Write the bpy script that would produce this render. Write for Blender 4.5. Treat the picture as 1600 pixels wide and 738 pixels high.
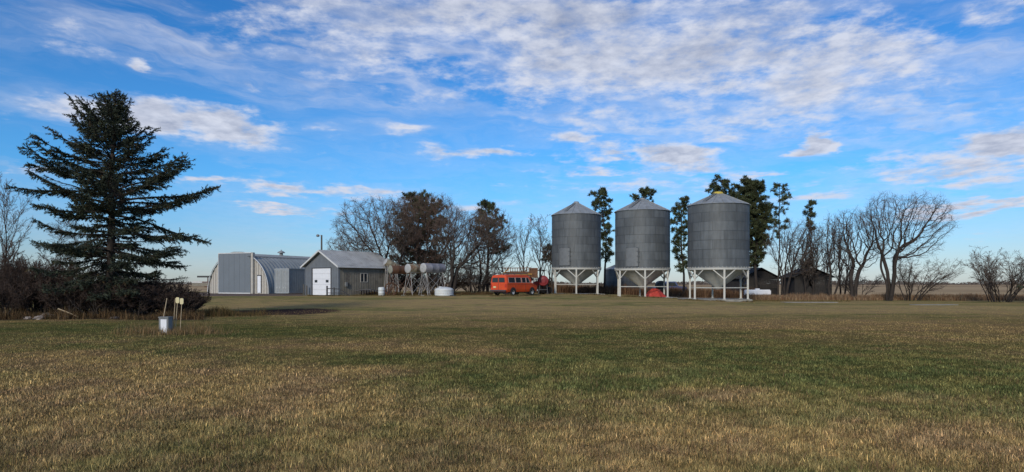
import bpy, bmesh, math, random
import numpy as np
from mathutils import Vector, Matrix
R = math.radians
PI = math.pi
for o in list(bpy.data.objects): bpy.data.objects.remove(o)
scn = bpy.context.scene
COL = scn.collection

# ------------------------------------------------------------------ camera
F = 1080.0; HY = 443.0; CH = 1.6            # focal length in photo pixels, horizon row, eye height
cam_d = bpy.data.cameras.new('camera'); cam = bpy.data.objects.new('camera', cam_d); COL.objects.link(cam)
cam.location = (0, 0, CH); cam.rotation_euler = (R(90), 0, 0)
cam_d.sensor_width = 36; cam_d.lens = 36*F/1600; cam_d.shift_y = (HY-369)/1600
cam_d.clip_start = 0.1; cam_d.clip_end = 20000
scn.camera = cam

# ------------------------------------------------------------------ node helpers
class NT:
    def __init__(s, tree): s.t = tree; s.n = tree.nodes; s.l = tree.links
    def node(s, kind, **kw):
        n = s.n.new(kind)
        for k, v in kw.items(): setattr(n, k, v)
        return n
    def put(s, sock, v):
        if isinstance(v, bpy.types.NodeSocket): s.l.new(v, sock)
        elif v is not None: sock.default_value = v
    def m(s, op, a, b=None, c=None, clamp=False):
        n = s.node('ShaderNodeMath', operation=op); n.use_clamp = clamp
        s.put(n.inputs[0], a); s.put(n.inputs[1], b); s.put(n.inputs[2], c)
        return n.outputs[0]
    def add(s, a, b): return s.m('ADD', a, b)
    def sub(s, a, b): return s.m('SUBTRACT', a, b)
    def mul(s, a, b): return s.m('MULTIPLY', a, b)
    def sep(s, v):
        n = s.node('ShaderNodeSeparateXYZ'); s.put(n.inputs[0], v); return n.outputs
    def comb(s, x, y, z):
        n = s.node('ShaderNodeCombineXYZ'); s.put(n.inputs[0], x); s.put(n.inputs[1], y); s.put(n.inputs[2], z); return n.outputs[0]
    def noise(s, v, scale, detail=4, rough=0.55, dist=0.0):
        n = s.node('ShaderNodeTexNoise'); s.put(n.inputs['Vector'], v)
        n.inputs['Scale'].default_value = scale; n.inputs['Detail'].default_value = detail
        n.inputs['Roughness'].default_value = rough; n.inputs['Distortion'].default_value = dist
        return n.outputs['Fac']
    def ss(s, v, a, b, lo=0.0, hi=1.0):
        n = s.node('ShaderNodeMapRange'); n.interpolation_type = 'SMOOTHSTEP'
        s.put(n.inputs[0], v)
        for i, x in enumerate((a, b, lo, hi)): n.inputs[i+1].default_value = x
        return n.outputs[0]
    def mix(s, f, a, b, blend='MIX'):
        n = s.node('ShaderNodeMix', data_type='RGBA', blend_type=blend)
        s.put(n.inputs[0], f)
        for i, c in ((6, a), (7, b)):
            if isinstance(c, (tuple, list)): c = (*c[:3], 1)
            s.put(n.inputs[i], c)
        return n.outputs[2]
    def vmul(s, v, k):
        n = s.node('ShaderNodeVectorMath', operation='MULTIPLY'); s.put(n.inputs[0], v); n.inputs[1].default_value = k; return n.outputs[0]

# ------------------------------------------------------------------ world: sky and clouds
SUN_EL, SUN_AZ = R(25), R(202)       # azimuth measured clockwise from +Y (the view direction)
world = bpy.data.worlds.new('World'); scn.world = world; world.use_nodes = True
W = NT(world.node_tree); W.n.clear()
sky = W.node('ShaderNodeTexSky', sky_type='NISHITA'); sky.sun_disc = False
sky.sun_elevation = SUN_EL; sky.sun_rotation = SUN_AZ; sky.air_density = 1.0; sky.dust_density = 0.3; sky.ozone_density = 2.0
WS = 0.095
dirv = W.node('ShaderNodeTexCoord').outputs['Generated']
dx, dy, dz = W.sep(dirv)
hh = W.m('SQRT', W.add(W.mul(dx, dx), W.mul(dy, dy)))
az = W.m('ARCTAN2', dx, dy); el = W.m('DIVIDE', dz, W.m('MAXIMUM', hh, 0.02))
zz = W.add(W.m('MAXIMUM', dz, 0.0), 0.07)
plane = W.comb(W.m('DIVIDE', dx, zz), W.m('DIVIDE', dy, zz), 0.0)
nd1 = W.noise(W.vmul(plane, (1, 0.8, 1)), 1.6, 4, 0.6); nd2 = W.noise(W.comb(W.mul(az, 1.0), W.mul(el, 2.5), 3.7), 9, 5, 0.6)
azd = W.add(az, W.mul(W.sub(nd2, 0.5), 0.16)); eld = W.add(el, W.mul(W.sub(nd1, 0.5), 0.07))
#        px    py   rx   ry   weight slope
CLOUD = [(1010, 90, 350, 88, 1.08, 0.00), (1290, 110, 190, 90, 1.05, -0.1), (820, 25, 450, 75, 0.92, 0.0), (560, 85, 280, 60, 0.66, 0.10), (620, 35, 330, 55, 0.78, 0),
         (1150, 25, 330, 45, 0.55, 0), (1230, 165, 320, 48, 0.74, 0), (330, 60, 170, 35, 0.42, 0), (700, 148, 160, 12, 0.42, 0.05),
         (240, 184, 52, 30, 1.6, 0), (340, 194, 95, 30, 1.6, 0.12), (120, 175, 130, 22, 0.85, 0), (90, 60, 90, 45, 0.60, 0.4),
         (222, 103, 24, 9, 0.9, 0), (378, 125, 28, 9, 0.8, 0.1), (30, 258, 60, 9, 0.8, 0), (330, 283, 60, 8, 0.85, 0.1), (470, 292, 110, 12, 0.95, 0.06), (450, 324, 110, 9, 0.85, 0.05),
         (575, 302, 80, 9, 0.85, 0), (625, 204, 58, 11, 1.0, 0.02), (490, 200, 40, 7, 0.6, 0), (745, 239, 80, 9, 1.0, 0),
         (925, 235, 90, 28, 0.78, 0), (1060, 245, 68, 27, 1.25, 0), (1135, 213, 40, 12, 0.85, 0), (1265, 221, 34, 18, 1.4, 0), (950, 188, 130, 20, 0.72, 0), (905, 217, 60, 9, 0.95, 0), (960, 243, 65, 9, 1.0, 0), (930, 262, 60, 7, 0.85, 0), (1080, 262, 95, 12, 0.95, 0), (640, 214, 70, 6, 0.7, 0), (1180, 275, 60, 8, 0.8, 0), (1170, 268, 50, 9, 0.7, 0),
         (1450, 240, 160, 34, 0.72, -0.05), (1580, 222, 95, 36, 1.4, 0), (1500, 262, 190, 26, 0.95, 0.03), (1300, 185, 60, 12, 0.6, 0), (1560, 20, 150, 40, 0.7, 0),
         (1010, 292, 190, 18, 0.68, 0), (1290, 305, 110, 15, 0.72, 0), (1520, 325, 150, 13, 1.0, -0.12), (690, 318, 110, 10, 0.6, 0), (835, 275, 40, 6, 0.55, 0), (1210, 312, 70, 12, 0.5, 0),
         (1390, 110, 60, 40, 0.5, 0), (1500, 180, 120, 14, 0.45, -0.08), (870, 320, 60, 8, 0.4, 0)]
base = None
for (px, py, rx, ry, w, sl) in CLOUD:
    a0 = math.atan((px-800)/F); e0 = (HY-py)/F*math.cos(a0)
    ra = rx/F*math.cos(a0)**2; re = ry/F*math.cos(a0)
    u = W.sub(azd, a0); v = W.sub(eld, e0)
    if sl: v = W.add(v, W.mul(u, sl))
    q = W.add(W.m('POWER', W.m('ABSOLUTE', W.mul(u, 1/ra)), 2.0), W.m('POWER', W.m('ABSOLUTE', W.mul(v, 1/re)), 2.0))
    g = W.mul(W.m('EXPONENT', W.mul(q, -0.9)), w)
    base = g if base is None else W.m('SMOOTH_MAX', base, g, 0.25)
# the part of the sky outside the view keeps a broken cover too
back = W.ss(W.m('ABSOLUTE', az), 0.75, 1.3, 0, 0.42); high = W.ss(el, 0.45, 0.8, 0, 0.5)
base = W.m('MAXIMUM', base, W.m('MAXIMUM', back, high))
n1 = W.noise(plane, 3.3, 9, 0.62, 0.3)
n2 = W.noise(W.vmul(plane, (1, 0.75, 1)), 9.0, 6, 0.6, 0.2)
ang = W.comb(az, W.mul(el, 2.2), 1.3)
n3 = W.noise(ang, 26, 7, 0.62)
nn = W.add(W.mul(n1, 0.6), W.add(W.mul(n3, 0.55), W.mul(n2, 0.35)))          # centre ~0.75
val = W.add(W.sub(base, 0.40), W.mul(W.sub(nn, 0.75), 2.1))
dens = W.ss(val, -0.03, 0.70)
# thin streaks of high ice cloud
sa = W.comb(W.mul(az, 2.2), W.add(W.mul(el, 15.0), W.add(W.mul(az, 1.6), W.mul(nd1, 1.6))), 4.0)
st = W.noise(sa, 1.5, 9, 0.62, 0.0)
VEIL = [(1250, 185, 420, 55, .95), (560, 135, 300, 38, .8), (1500, 255, 230, 50, .9), (300, 60, 300, 60, .85), (1000, 205, 230, 70, .7), (700, 60, 500, 80, .9), (1520, 60, 200, 90, .8), (1080, 285, 260, 22, .6), (480, 300, 300, 26, .45), (1480, 325, 200, 22, .6), (700, 240, 300, 20, .3)]
veil = None
for (px, py, rx, ry, w) in VEIL:
    a0 = math.atan((px-800)/F); e0 = (HY-py)/F*math.cos(a0)
    q = W.add(W.m('POWER', W.m('ABSOLUTE', W.mul(W.sub(azd, a0), F/rx/math.cos(a0)**2)), 2.0), W.m('POWER', W.m('ABSOLUTE', W.mul(W.sub(eld, e0), F/ry/math.cos(a0))), 2.0))
    g = W.mul(W.m('EXPONENT', W.mul(q, -0.8)), w); veil = g if veil is None else W.m('MAXIMUM', veil, g)
stm = W.m('MAXIMUM', W.ss(el, 0.30, 0.40, 0.0, 0.6), W.m('MAXIMUM', veil, W.m('MINIMUM', W.mul(base, 1.1), 1.0)))
streak = W.mul(W.mul(W.ss(st, 0.36, 0.68), stm), 0.72)
alpha = W.m('MINIMUM', W.sub(1.0, W.mul(W.sub(1.0, W.mul(dens, 0.93)), W.sub(1.0, streak))), 1.0)
thick = W.mul(W.ss(base, 0.5, 1.1), dens)
lum = W.add(W.sub(W.sub(0.96, W.mul(W.mul(W.ss(el, 0.26, 0.40), W.ss(nd1, 0.40, 0.62)), 0.45)), W.mul(thick, 0.30)), W.add(W.mul(W.sub(n2, 0.5), 1.5), W.mul(W.sub(n3, 0.5), 1.2)))
lum = W.m('MINIMUM', W.m('MAXIMUM', lum, 0.0), 1.0)
ccol = W.mix(lum, (2.2, 2.6, 3.7), (5.7, 6.0, 6.9))
low = W.ss(el, 0.03, 0.22)
ccol = W.mix(low, W.mix(1.0, ccol, (1.0, 0.93, 0.90), 'MULTIPLY'), ccol)
tint = W.mix(W.ss(el, 0.14, 0.42), W.mix(W.ss(el, 0.0, 0.16), (0.52, 0.64, 0.92), (0.29, 0.735, 1.16)), (0.19, 0.63, 1.10))
skyc = W.mix(1.0, sky.outputs[0], tint, 'MULTIPLY')
fin = W.mix(alpha, skyc, ccol)
bg = W.node('ShaderNodeBackground'); W.put(bg.inputs[0], fin); bg.inputs[1].default_value = WS
wo = W.node('ShaderNodeOutputWorld'); W.l.new(bg.outputs[0], wo.inputs[0])

# ------------------------------------------------------------------ sun
sl = bpy.data.lights.new('sun', 'SUN'); sun = bpy.data.objects.new('sun', sl); COL.objects.link(sun)
sl.energy = 2.0; sl.angle = R(10); sl.color = (1.0, 0.90, 0.76)
sd = Vector((math.sin(SUN_AZ)*math.cos(SUN_EL), math.cos(SUN_AZ)*math.cos(SUN_EL), math.sin(SUN_EL)))
sun.rotation_euler = sd.to_track_quat('Z', 'Y').to_euler()
scn.view_settings.view_transform = 'Standard'; scn.view_settings.look = 'None'
scn.view_settings.exposure = 0.35; scn.view_settings.gamma = 1.0; scn.view_settings.use_curve_mapping = False

# ------------------------------------------------------------------ terrain height
def sstep(a, b, v):
    t = np.clip((np.asarray(v, float)-a)/(b-a), 0, 1); return t*t*(3-2*t)
def tz(x, y):
    x = np.asarray(x, float); y = np.asarray(y, float)
    tgt = np.interp(x, [-60, -30, 6, 13, 19, 25, 60], [.30, .35, .46, .27, .0, -.15, -.2])
    z = tgt*sstep(42, 66, y)*(1-sstep(100, 150, y))
    z = z + 0.035*np.sin(x*0.31+1.0)*np.sin(y*0.23)*(1-sstep(40, 60, y)) + 0.02*np.sin(x*0.8+y*0.55)*(1-sstep(40, 60, y))
    return z
def X(px, Y): return (px-800)/F*Y
def Z(py, Y): return CH + (HY-py)/F*Y
def gp(px, Y):
    x = X(px, Y); return Vector((x, Y, float(tz(x, Y))))

# ------------------------------------------------------------------ materials
def principled(name, col=(0.5, 0.5, 0.5), rough=0.6, metal=0.0, var=0.0, vscale=3.0, second=None, smin=0.45, smax=0.7, sscale=2.0, bump=0.0, bscale=20.0, stretch=(1, 1, 1), attr=None, spec=0.5, trans=0.0):
    m = bpy.data.materials.new(name); m.use_nodes = True; T = NT(m.node_tree)
    b = T.n['Principled BSDF']; b.inputs['Roughness'].default_value = rough; b.inputs['Metallic'].default_value = metal
    b.inputs['Specular IOR Level'].default_value = spec
    pos = T.vmul(T.node('ShaderNodeTexCoord').outputs['Object'], stretch)
    c = (*col, 1)
    if second is not None: c = T.mix(T.ss(T.noise(pos, sscale, 6, 0.6), smin, smax), col, second)
    if var:
        k = T.ss(T.noise(pos, vscale, 5, 0.6), 0.25, 0.75, 1-var, 1+var)
        if not isinstance(c, bpy.types.NodeSocket):
            rgb = T.node('ShaderNodeRGB'); rgb.outputs[0].default_value = c; c = rgb.outputs[0]
        kk = T.comb(k, k, k); c = T.mix(1.0, c, kk, 'MULTIPLY')
    if attr:
        a = T.node('ShaderNodeAttribute', attribute_name=attr)
        if not isinstance(c, bpy.types.NodeSocket):
            rgb = T.node('ShaderNodeRGB'); rgb.outputs[0].default_value = c; c = rgb.outputs[0]
        c = T.mix(1.0, c, a.outputs['Color'], 'MULTIPLY')
    T.put(b.inputs['Base Color'], c)
    if bump:
        bn = T.node('ShaderNodeBump'); bn.inputs['Strength'].default_value = bump; bn.inputs['Distance'].default_value = 0.02
        T.put(bn.inputs['Height'], T.noise(pos, bscale, 5, 0.6)); T.l.new(bn.outputs[0], b.inputs['Normal'])
    return m

M = {}
M['galv'] = principled('galvanised_sheet', (0.112, 0.123, 0.128), 0.6, 0.2, var=0.22, vscale=1.8, attr='tint', stretch=(1.6, 1.6, 0.3))
M['galv_roof'] = principled('galvanised_roof', (0.27, 0.285, 0.285), 0.55, 0.15, var=0.2, vscale=2.5)
M['hatch'] = principled('hatch_sheet', (0.145, 0.155, 0.16), 0.6, 0.15, var=0.12, vscale=3)
M['seam'] = principled('dark_seam', (0.075, 0.083, 0.09), 0.5, 0.4)
M['hopper'] = principled('hopper_steel', (0.36, 0.36, 0.325), 0.6, 0.05, var=0.12, vscale=2)
M['white_steel'] = principled('white_steel', (0.47, 0.46, 0.41), 0.5, 0.0, var=0.10, vscale=3, second=(0.42, 0.36, 0.29), smin=0.62, smax=0.8, sscale=5)
M['frame_steel'] = principled('grey_frame_steel', (0.27, 0.26, 0.25), 0.6, 0.1, var=0.2)
M['red_dark'] = principled('dark_red_paint', (0.22, 0.018, 0.02), 0.5, var=0.25)
M['concrete'] = principled('concrete', (0.25, 0.235, 0.20), 0.9, 0, var=0.25, vscale=2.5, bump=0.4)
M['siding'] = principled('grey_siding', (0.17, 0.185, 0.20), 0.55, 0.15, var=0.08, vscale=1.2)
M['siding_old'] = principled('weathered_siding', (0.20, 0.18, 0.14), 0.75, 0.05, var=0.22, vscale=1.4, second=(0.12, 0.10, 0.082), smin=0.5, smax=0.75)
M['tin'] = principled('tin_roof', (0.42, 0.425, 0.415), 0.5, 0.25, var=0.15, vscale=0.9, second=(0.30, 0.29, 0.28), smin=0.52, smax=0.72, sscale=1.2)
M['quonset'] = principled('quonset_steel', (0.30, 0.315, 0.30), 0.6, 0.2, var=0.15, vscale=0.8)
M['doorpanel'] = principled('door_panel_grey', (0.165, 0.185, 0.20), 0.5, 0.1, var=0.05, vscale=0.7)
M['cream'] = principled('cream_steel', (0.44, 0.41, 0.355), 0.6, 0.0, var=0.1)
M['white'] = principled('white_paint', (0.75, 0.76, 0.78), 0.45, 0, var=0.05)
M['trim'] = principled('trim_light', (0.60, 0.60, 0.58), 0.55, 0, var=0.1)
M['darktrim'] = principled('trim_dark', (0.055, 0.055, 0.06), 0.6)
M['black'] = principled('black_paint', (0.02, 0.02, 0.022), 0.5)
M['glass'] = principled('dark_glass', (0.02, 0.028, 0.035), 0.08)
M['container'] = principled('container_paint', (0.31, 0.33, 0.33), 0.55, 0.1, var=0.12, second=(0.30, 0.22, 0.17), smin=0.66, smax=0.78, sscale=3)
M['orange'] = principled('orange_paint', (0.62, 0.072, 0.016), 0.35, 0.0, var=0.12, vscale=2.5, second=(0.36, 0.06, 0.02), smin=0.6, smax=0.8)
M['red'] = principled('red_paint', (0.42, 0.03, 0.025), 0.5, var=0.15)
M['redtarp'] = principled('red_tarp', (0.42, 0.045, 0.03), 0.6, var=0.2, vscale=6, bump=0.6, bscale=8)
M['chrome'] = principled('white_rim', (0.6, 0.6, 0.58), 0.4, 0.2)
M['rubber'] = principled('rubber', (0.018, 0.018, 0.018), 0.85)
M['rust'] = principled('rusty_steel', (0.11, 0.05, 0.025), 0.85, 0, var=0.3, vscale=4, second=(0.07, 0.04, 0.028))
M['tanksilver'] = principled('silver_tank', (0.24, 0.235, 0.25), 0.55, 0.2, var=0.2, vscale=3, second=(0.20, 0.13, 0.09), smin=0.6, smax=0.78)
M['tankcream'] = principled('faded_tank', (0.24, 0.215, 0.15), 0.75, 0.0, var=0.2, second=(0.17, 0.10, 0.055), smin=0.46, smax=0.6)
M['tankend'] = principled('tank_end_white', (0.38, 0.38, 0.37), 0.6, 0, var=0.12, vscale=4, second=(0.3, 0.27, 0.22), smin=0.6, smax=0.75)
M['tankendold'] = principled('tank_end_olive', (0.25, 0.25, 0.20), 0.7, 0, var=0.15, vscale=4, second=(0.2, 0.14, 0.09), smin=0.55, smax=0.72)
M['plastic'] = principled('white_plastic', (0.58, 0.60, 0.58), 0.45, 0, var=0.08, vscale=3)
M['wood_old'] = principled('old_boards', (0.030, 0.027, 0.025), 0.9, 0, var=0.4, vscale=2, stretch=(6, 6, 0.6), bump=0.5)
M['wood_roof'] = principled('old_shingles', (0.030, 0.028, 0.027), 0.95, 0, var=0.4, vscale=3)
M['wood_brown'] = principled('brown_planks', (0.15, 0.068, 0.030), 0.8, 0, var=0.3, vscale=4, bump=0.3)
M['yellow'] = principled('yellow_paint', (0.40, 0.20, 0.035), 0.6, var=0.2)
M['yellow_cap'] = principled('yellow_cap', (0.55, 0.42, 0.06), 0.6, var=0.1)
M['pole'] = principled('pole_wood', (0.09, 0.085, 0.075), 0.9, var=0.2)
M['blue'] = principled('blue_paint', (0.05, 0.09, 0.24), 0.5)
M['stake'] = principled('stake_wood', (0.45, 0.35, 0.22), 0.8, var=0.15)
M['stake_head'] = principled('stake_head', (0.62, 0.54, 0.30), 0.5, var=0.1)
M['ped'] = principled('pedestal_grey', (0.20, 0.205, 0.20), 0.6, var=0.15)
M['rock'] = principled('rock', (0.32, 0.27, 0.23), 0.9, var=0.3, vscale=5, bump=0.6)
M['bark'] = principled('bark_dark', (0.045, 0.037, 0.032), 0.95, 0, var=0.35, vscale=5, stretch=(1, 1, .3), bump=0.6, bscale=12, spec=0.2)
M['twig'] = principled('twigs_grey_brown', (0.135, 0.105, 0.085), 0.95, 0, attr='tint', spec=0.2)
M['twig_red'] = principled('twigs_red_brown', (0.13, 0.085, 0.065), 0.95, 0, attr='tint', spec=0.2)
M['shrub'] = principled('shrub_twigs', (0.062, 0.043, 0.034), 0.95, 0, attr='tint', spec=0.2)
M['pine'] = principled('pine_needles', (0.055, 0.070, 0.032), 0.8, 0, attr='tint', spec=0.25)
M['spruce'] = principled('spruce_needles', (0.052, 0.063, 0.038), 0.75, 0, attr='tint', spec=0.25)
M['drygrass'] = principled('dry_grass_blades', (0.23, 0.165, 0.105), 0.9, 0, attr='tint', spec=0.2)

# lawn colour as a function of the place on the ground
GREEN = [(160, 512, 260, 13, .55), (430, 520, 170, 9, .5), (1270, 562, 330, 30, .55), (880, 560, 230, 40, .35), (1480, 590, 220, 26, .55), (640, 598, 130, 16, .5), (1020, 520, 260, 8, .4), (750, 610, 90, 20, .35), (560, 560, 200, 8, .4), (300, 545, 200, 8, .3), (820, 660, 120, 25, .2), (1250, 600, 260, 14, .45)]
TAN = [(200, 605, 260, 26, .6), (480, 612, 200, 24, .6), (725, 548, 95, 6, .6), (980, 690, 320, 40, .35), (1320, 690, 250, 30, .3), (1290, 508, 260, 8, .75), (500, 541, 150, 5, .6), (1100, 486, 420, 5, .45), (1130, 620, 120, 10, .5), (420, 580, 250, 7, .4), (700, 478, 350, 4, .35), (100, 560, 200, 9, .35), (60, 660, 200, 20, .25)]
def ell(px, py, rx, ry):
    y1 = CH*F/(py-ry-HY); y0 = CH*F/(py+ry-HY); yc = CH*F/(py-HY)
    return X(px, yc), yc, rx*yc/F, max((y1-y0)/2, 0.3)
def lawn_color(T):
    pos = T.node('ShaderNodeNewGeometry').outputs['Position']
    x, y, z = T.sep(pos)
    flat = T.comb(x, y, 0.0)
    wx = T.add(x, T.mul(T.sub(T.noise(flat, 0.5, 3), 0.5), 3.0)); wy = T.add(y, T.mul(T.sub(T.noise(T.comb(x, y, 5.0), 0.4, 3), 0.5), 3.5))
    tot = None
    for lst, sg in ((GREEN, 1), (TAN, -1)):
        for (px, py, rx, ry, w) in lst:
            cx, cy, a, b = ell(px, py, rx, ry)
            q = T.add(T.m('POWER', T.m('ABSOLUTE', T.mul(T.sub(wx, cx), 1/a)), 2.0), T.m('POWER', T.m('ABSOLUTE', T.mul(T.sub(wy, cy), 1/b)), 2.0))
            g = T.mul(T.m('EXPONENT', T.mul(q, -1.0)), w*sg)
            tot = g if tot is None else T.add(tot, g)
    nA = T.noise(flat, 0.55, 6, 0.62); nB = T.noise(T.comb(x, y, 9.0), 3.2, 5, 0.65); nC = T.noise(T.comb(x, y, 2.0), 14, 4, 0.6)
    g = T.add(T.add(T.mul(tot, 1.0), 0.40), T.add(T.mul(T.sub(nA, 0.5), 1.7), T.mul(T.sub(nB, 0.5), 0.9)))
    nF = T.noise(T.vmul(flat, (0.35, 1.0, 1)), 0.16, 5, 0.6)
    g = T.add(g, T.add(T.mul(T.sub(nC, 0.5), 0.5), T.mul(T.sub(nF, 0.5), T.ss(y, 15, 45, 0.4, 2.6))))
    g = T.ss(g, 0.0, 1.0)
    red = T.ss(T.noise(T.comb(x, y, 20.0), 0.8, 4), 0.40, 0.66)
    dry = T.mix(red, (0.36, 0.262, 0.110), (0.30, 0.208, 0.106))
    grn = T.mix(T.ss(T.noise(T.comb(x, y, 30.0), 1.1, 4), 0.4, 0.62), (0.110, 0.128, 0.045), (0.185, 0.172, 0.060))
    c = T.mix(g, dry, grn)
    k = T.ss(nC, 0.25, 0.75, 0.75, 1.25)
    return T.mix(1.0, c, T.comb(k, k, k), 'MULTIPLY'), x, y, flat, wy

gm = bpy.data.materials.new('ground'); gm.use_nodes = True; T = NT(gm.node_tree); b = T.n['Principled BSDF']
c, x, y, flat, wy = lawn_color(T)
lawn_far = T.ss(y, 14, 40, 0.62, 1.0)                                # near ground painted darker, standing for shade in the gaps between blades
gap_shade = T.mix(1.0, c, (0.62, 0.58, 0.54), 'MULTIPLY')
c = T.mix(T.ss(y, 22, 45), gap_shade, c)
# field beyond the yard
fb = T.add(71.5, T.mul(T.sub(T.noise(flat, 0.12, 3), 0.5), 3.0))
rightside = T.ss(x, 14, 19); lim = T.add(fb, T.mul(T.sub(1.0, rightside), 40.0))
fm = T.ss(T.sub(y, lim), 0.0, 1.5)
fn = T.noise(T.vmul(flat, (0.25, 1.0, 1)), 0.06, 7, 0.65)
field = T.mix(T.ss(fn, 0.35, 0.65), (0.38, 0.27, 0.15), (0.48, 0.35, 0.21))
field = T.mix(T.ss(T.noise(T.vmul(flat, (0.1, 1.0, 1)), 0.02, 4), 0.50, 0.62), field, (0.23, 0.155, 0.10))
field = T.mix(T.ss(y, 500, 1500), field, (0.13, 0.105, 0.10))
c = T.mix(fm, c, field)
# bare earth heap strip, gravel before the steel building
def ellmask(T, px, py, rx, ry, soft, nz):
    cx, cy, a, b_ = ell(px, py, rx, ry)
    q = T.add(T.m('POWER', T.m('ABSOLUTE', T.mul(T.sub(x, cx), 1/a)), 2.0), T.m('POWER', T.m('ABSOLUTE', T.mul(T.sub(y, cy), 1/b_)), 2.0))
    return T.ss(T.add(q, T.mul(T.sub(T.noise(flat, nz, 4, 0.7), 0.5), 1.6)), 1.0+soft, 1.0-soft)
c = T.mix(ellmask(T, 440, 487, 85, 4.5, .25, 1.5), c, (0.060, 0.040, 0.033))
gx = T.mul(T.ss(y, 66.5, 68.5), T.ss(T.m('DIVIDE', x, y), -0.285, -0.31)); gx = T.mul(gx, T.ss(y, 104, 96))
c = T.mix(gx, c, (0.15, 0.115, 0.095))
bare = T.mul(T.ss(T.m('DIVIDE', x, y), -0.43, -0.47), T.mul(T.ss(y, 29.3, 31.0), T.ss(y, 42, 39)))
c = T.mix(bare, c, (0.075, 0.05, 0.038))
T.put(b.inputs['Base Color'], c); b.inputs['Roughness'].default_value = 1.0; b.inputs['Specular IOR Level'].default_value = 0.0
bn = T.node('ShaderNodeBump'); bn.inputs['Strength'].default_value = 0.9; bn.inputs['Distance'].default_value = 0.05
T.put(bn.inputs['Height'], T.add(T.noise(flat, 9, 6, 0.7), T.mul(T.noise(flat, 1.3, 3), 1.5))); T.l.new(bn.outputs[0], b.inputs['Normal'])
M['ground'] = gm

lm = bpy.data.materials.new('lawn_blades'); lm.use_nodes = True; T = NT(lm.node_tree); b = T.n['Principled BSDF']
c, *_ = lawn_color(T)
at = T.node('ShaderNodeAttribute', attribute_name='tint')
c = T.mix(1.0, c, at.outputs['Color'], 'MULTIPLY')
T.put(b.inputs['Base Color'], c); b.inputs['Roughness'].default_value = 0.9; b.inputs['Specular IOR Level'].default_value = 0.05
M['lawn'] = lm

# ------------------------------------------------------------------ object helpers
def tag(o, label=None, cat=None, group=None, kind=None):
    if label: o['label'] = label
    if cat: o['category'] = cat
    if group: o['group'] = group
    if kind: o['kind'] = kind
    return o
def empty(name, loc, rz=0, label=None, cat=None, group=None):
    o = bpy.data.objects.new(name, None); COL.objects.link(o); o.location = loc; o.rotation_euler = (0, 0, rz); o.empty_display_size = 0.3
    return tag(o, label, cat, group)
def link_mesh(name, me, mats, parent=None):
    for m in (mats if isinstance(mats, (list, tuple)) else [mats]): me.materials.append(M[m] if isinstance(m, str) else m)
    o = bpy.data.objects.new(name, me); COL.objects.link(o)
    if parent is not None: o.parent = parent
    return o
def np_mesh(name, V, faces, smooth=False, tint=None):
    """faces: list of (n,k) int arrays."""
    me = bpy.data.meshes.new(name); V = np.asarray(V, np.float32)
    me.vertices.add(len(V)); me.vertices.foreach_set('co', V.ravel())
    loops = np.concatenate([f.ravel() for f in faces]).astype(np.int32)
    tot = np.concatenate([np.full(len(f), f.shape[1], np.int32) for f in faces])
    st = np.concatenate([[0], np.cumsum(tot)[:-1]]).astype(np.int32)
    me.loops.add(len(loops)); me.loops.foreach_set('vertex_index', loops)
    me.polygons.add(len(tot)); me.polygons.foreach_set('loop_start', st)
    if smooth: me.polygons.foreach_set('use_smooth', np.ones(len(tot), bool))
    me.update(calc_edges=True)
    if tint is not None:
        a = me.color_attributes.new('tint', 'FLOAT_COLOR', 'POINT')
        tc = np.ones((len(V), 4), np.float32); tc[:, :3] = np.asarray(tint, np.float32).reshape(len(V), -1); a.data.foreach_set('color', tc.ravel())
    me.validate()
    return me

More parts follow.
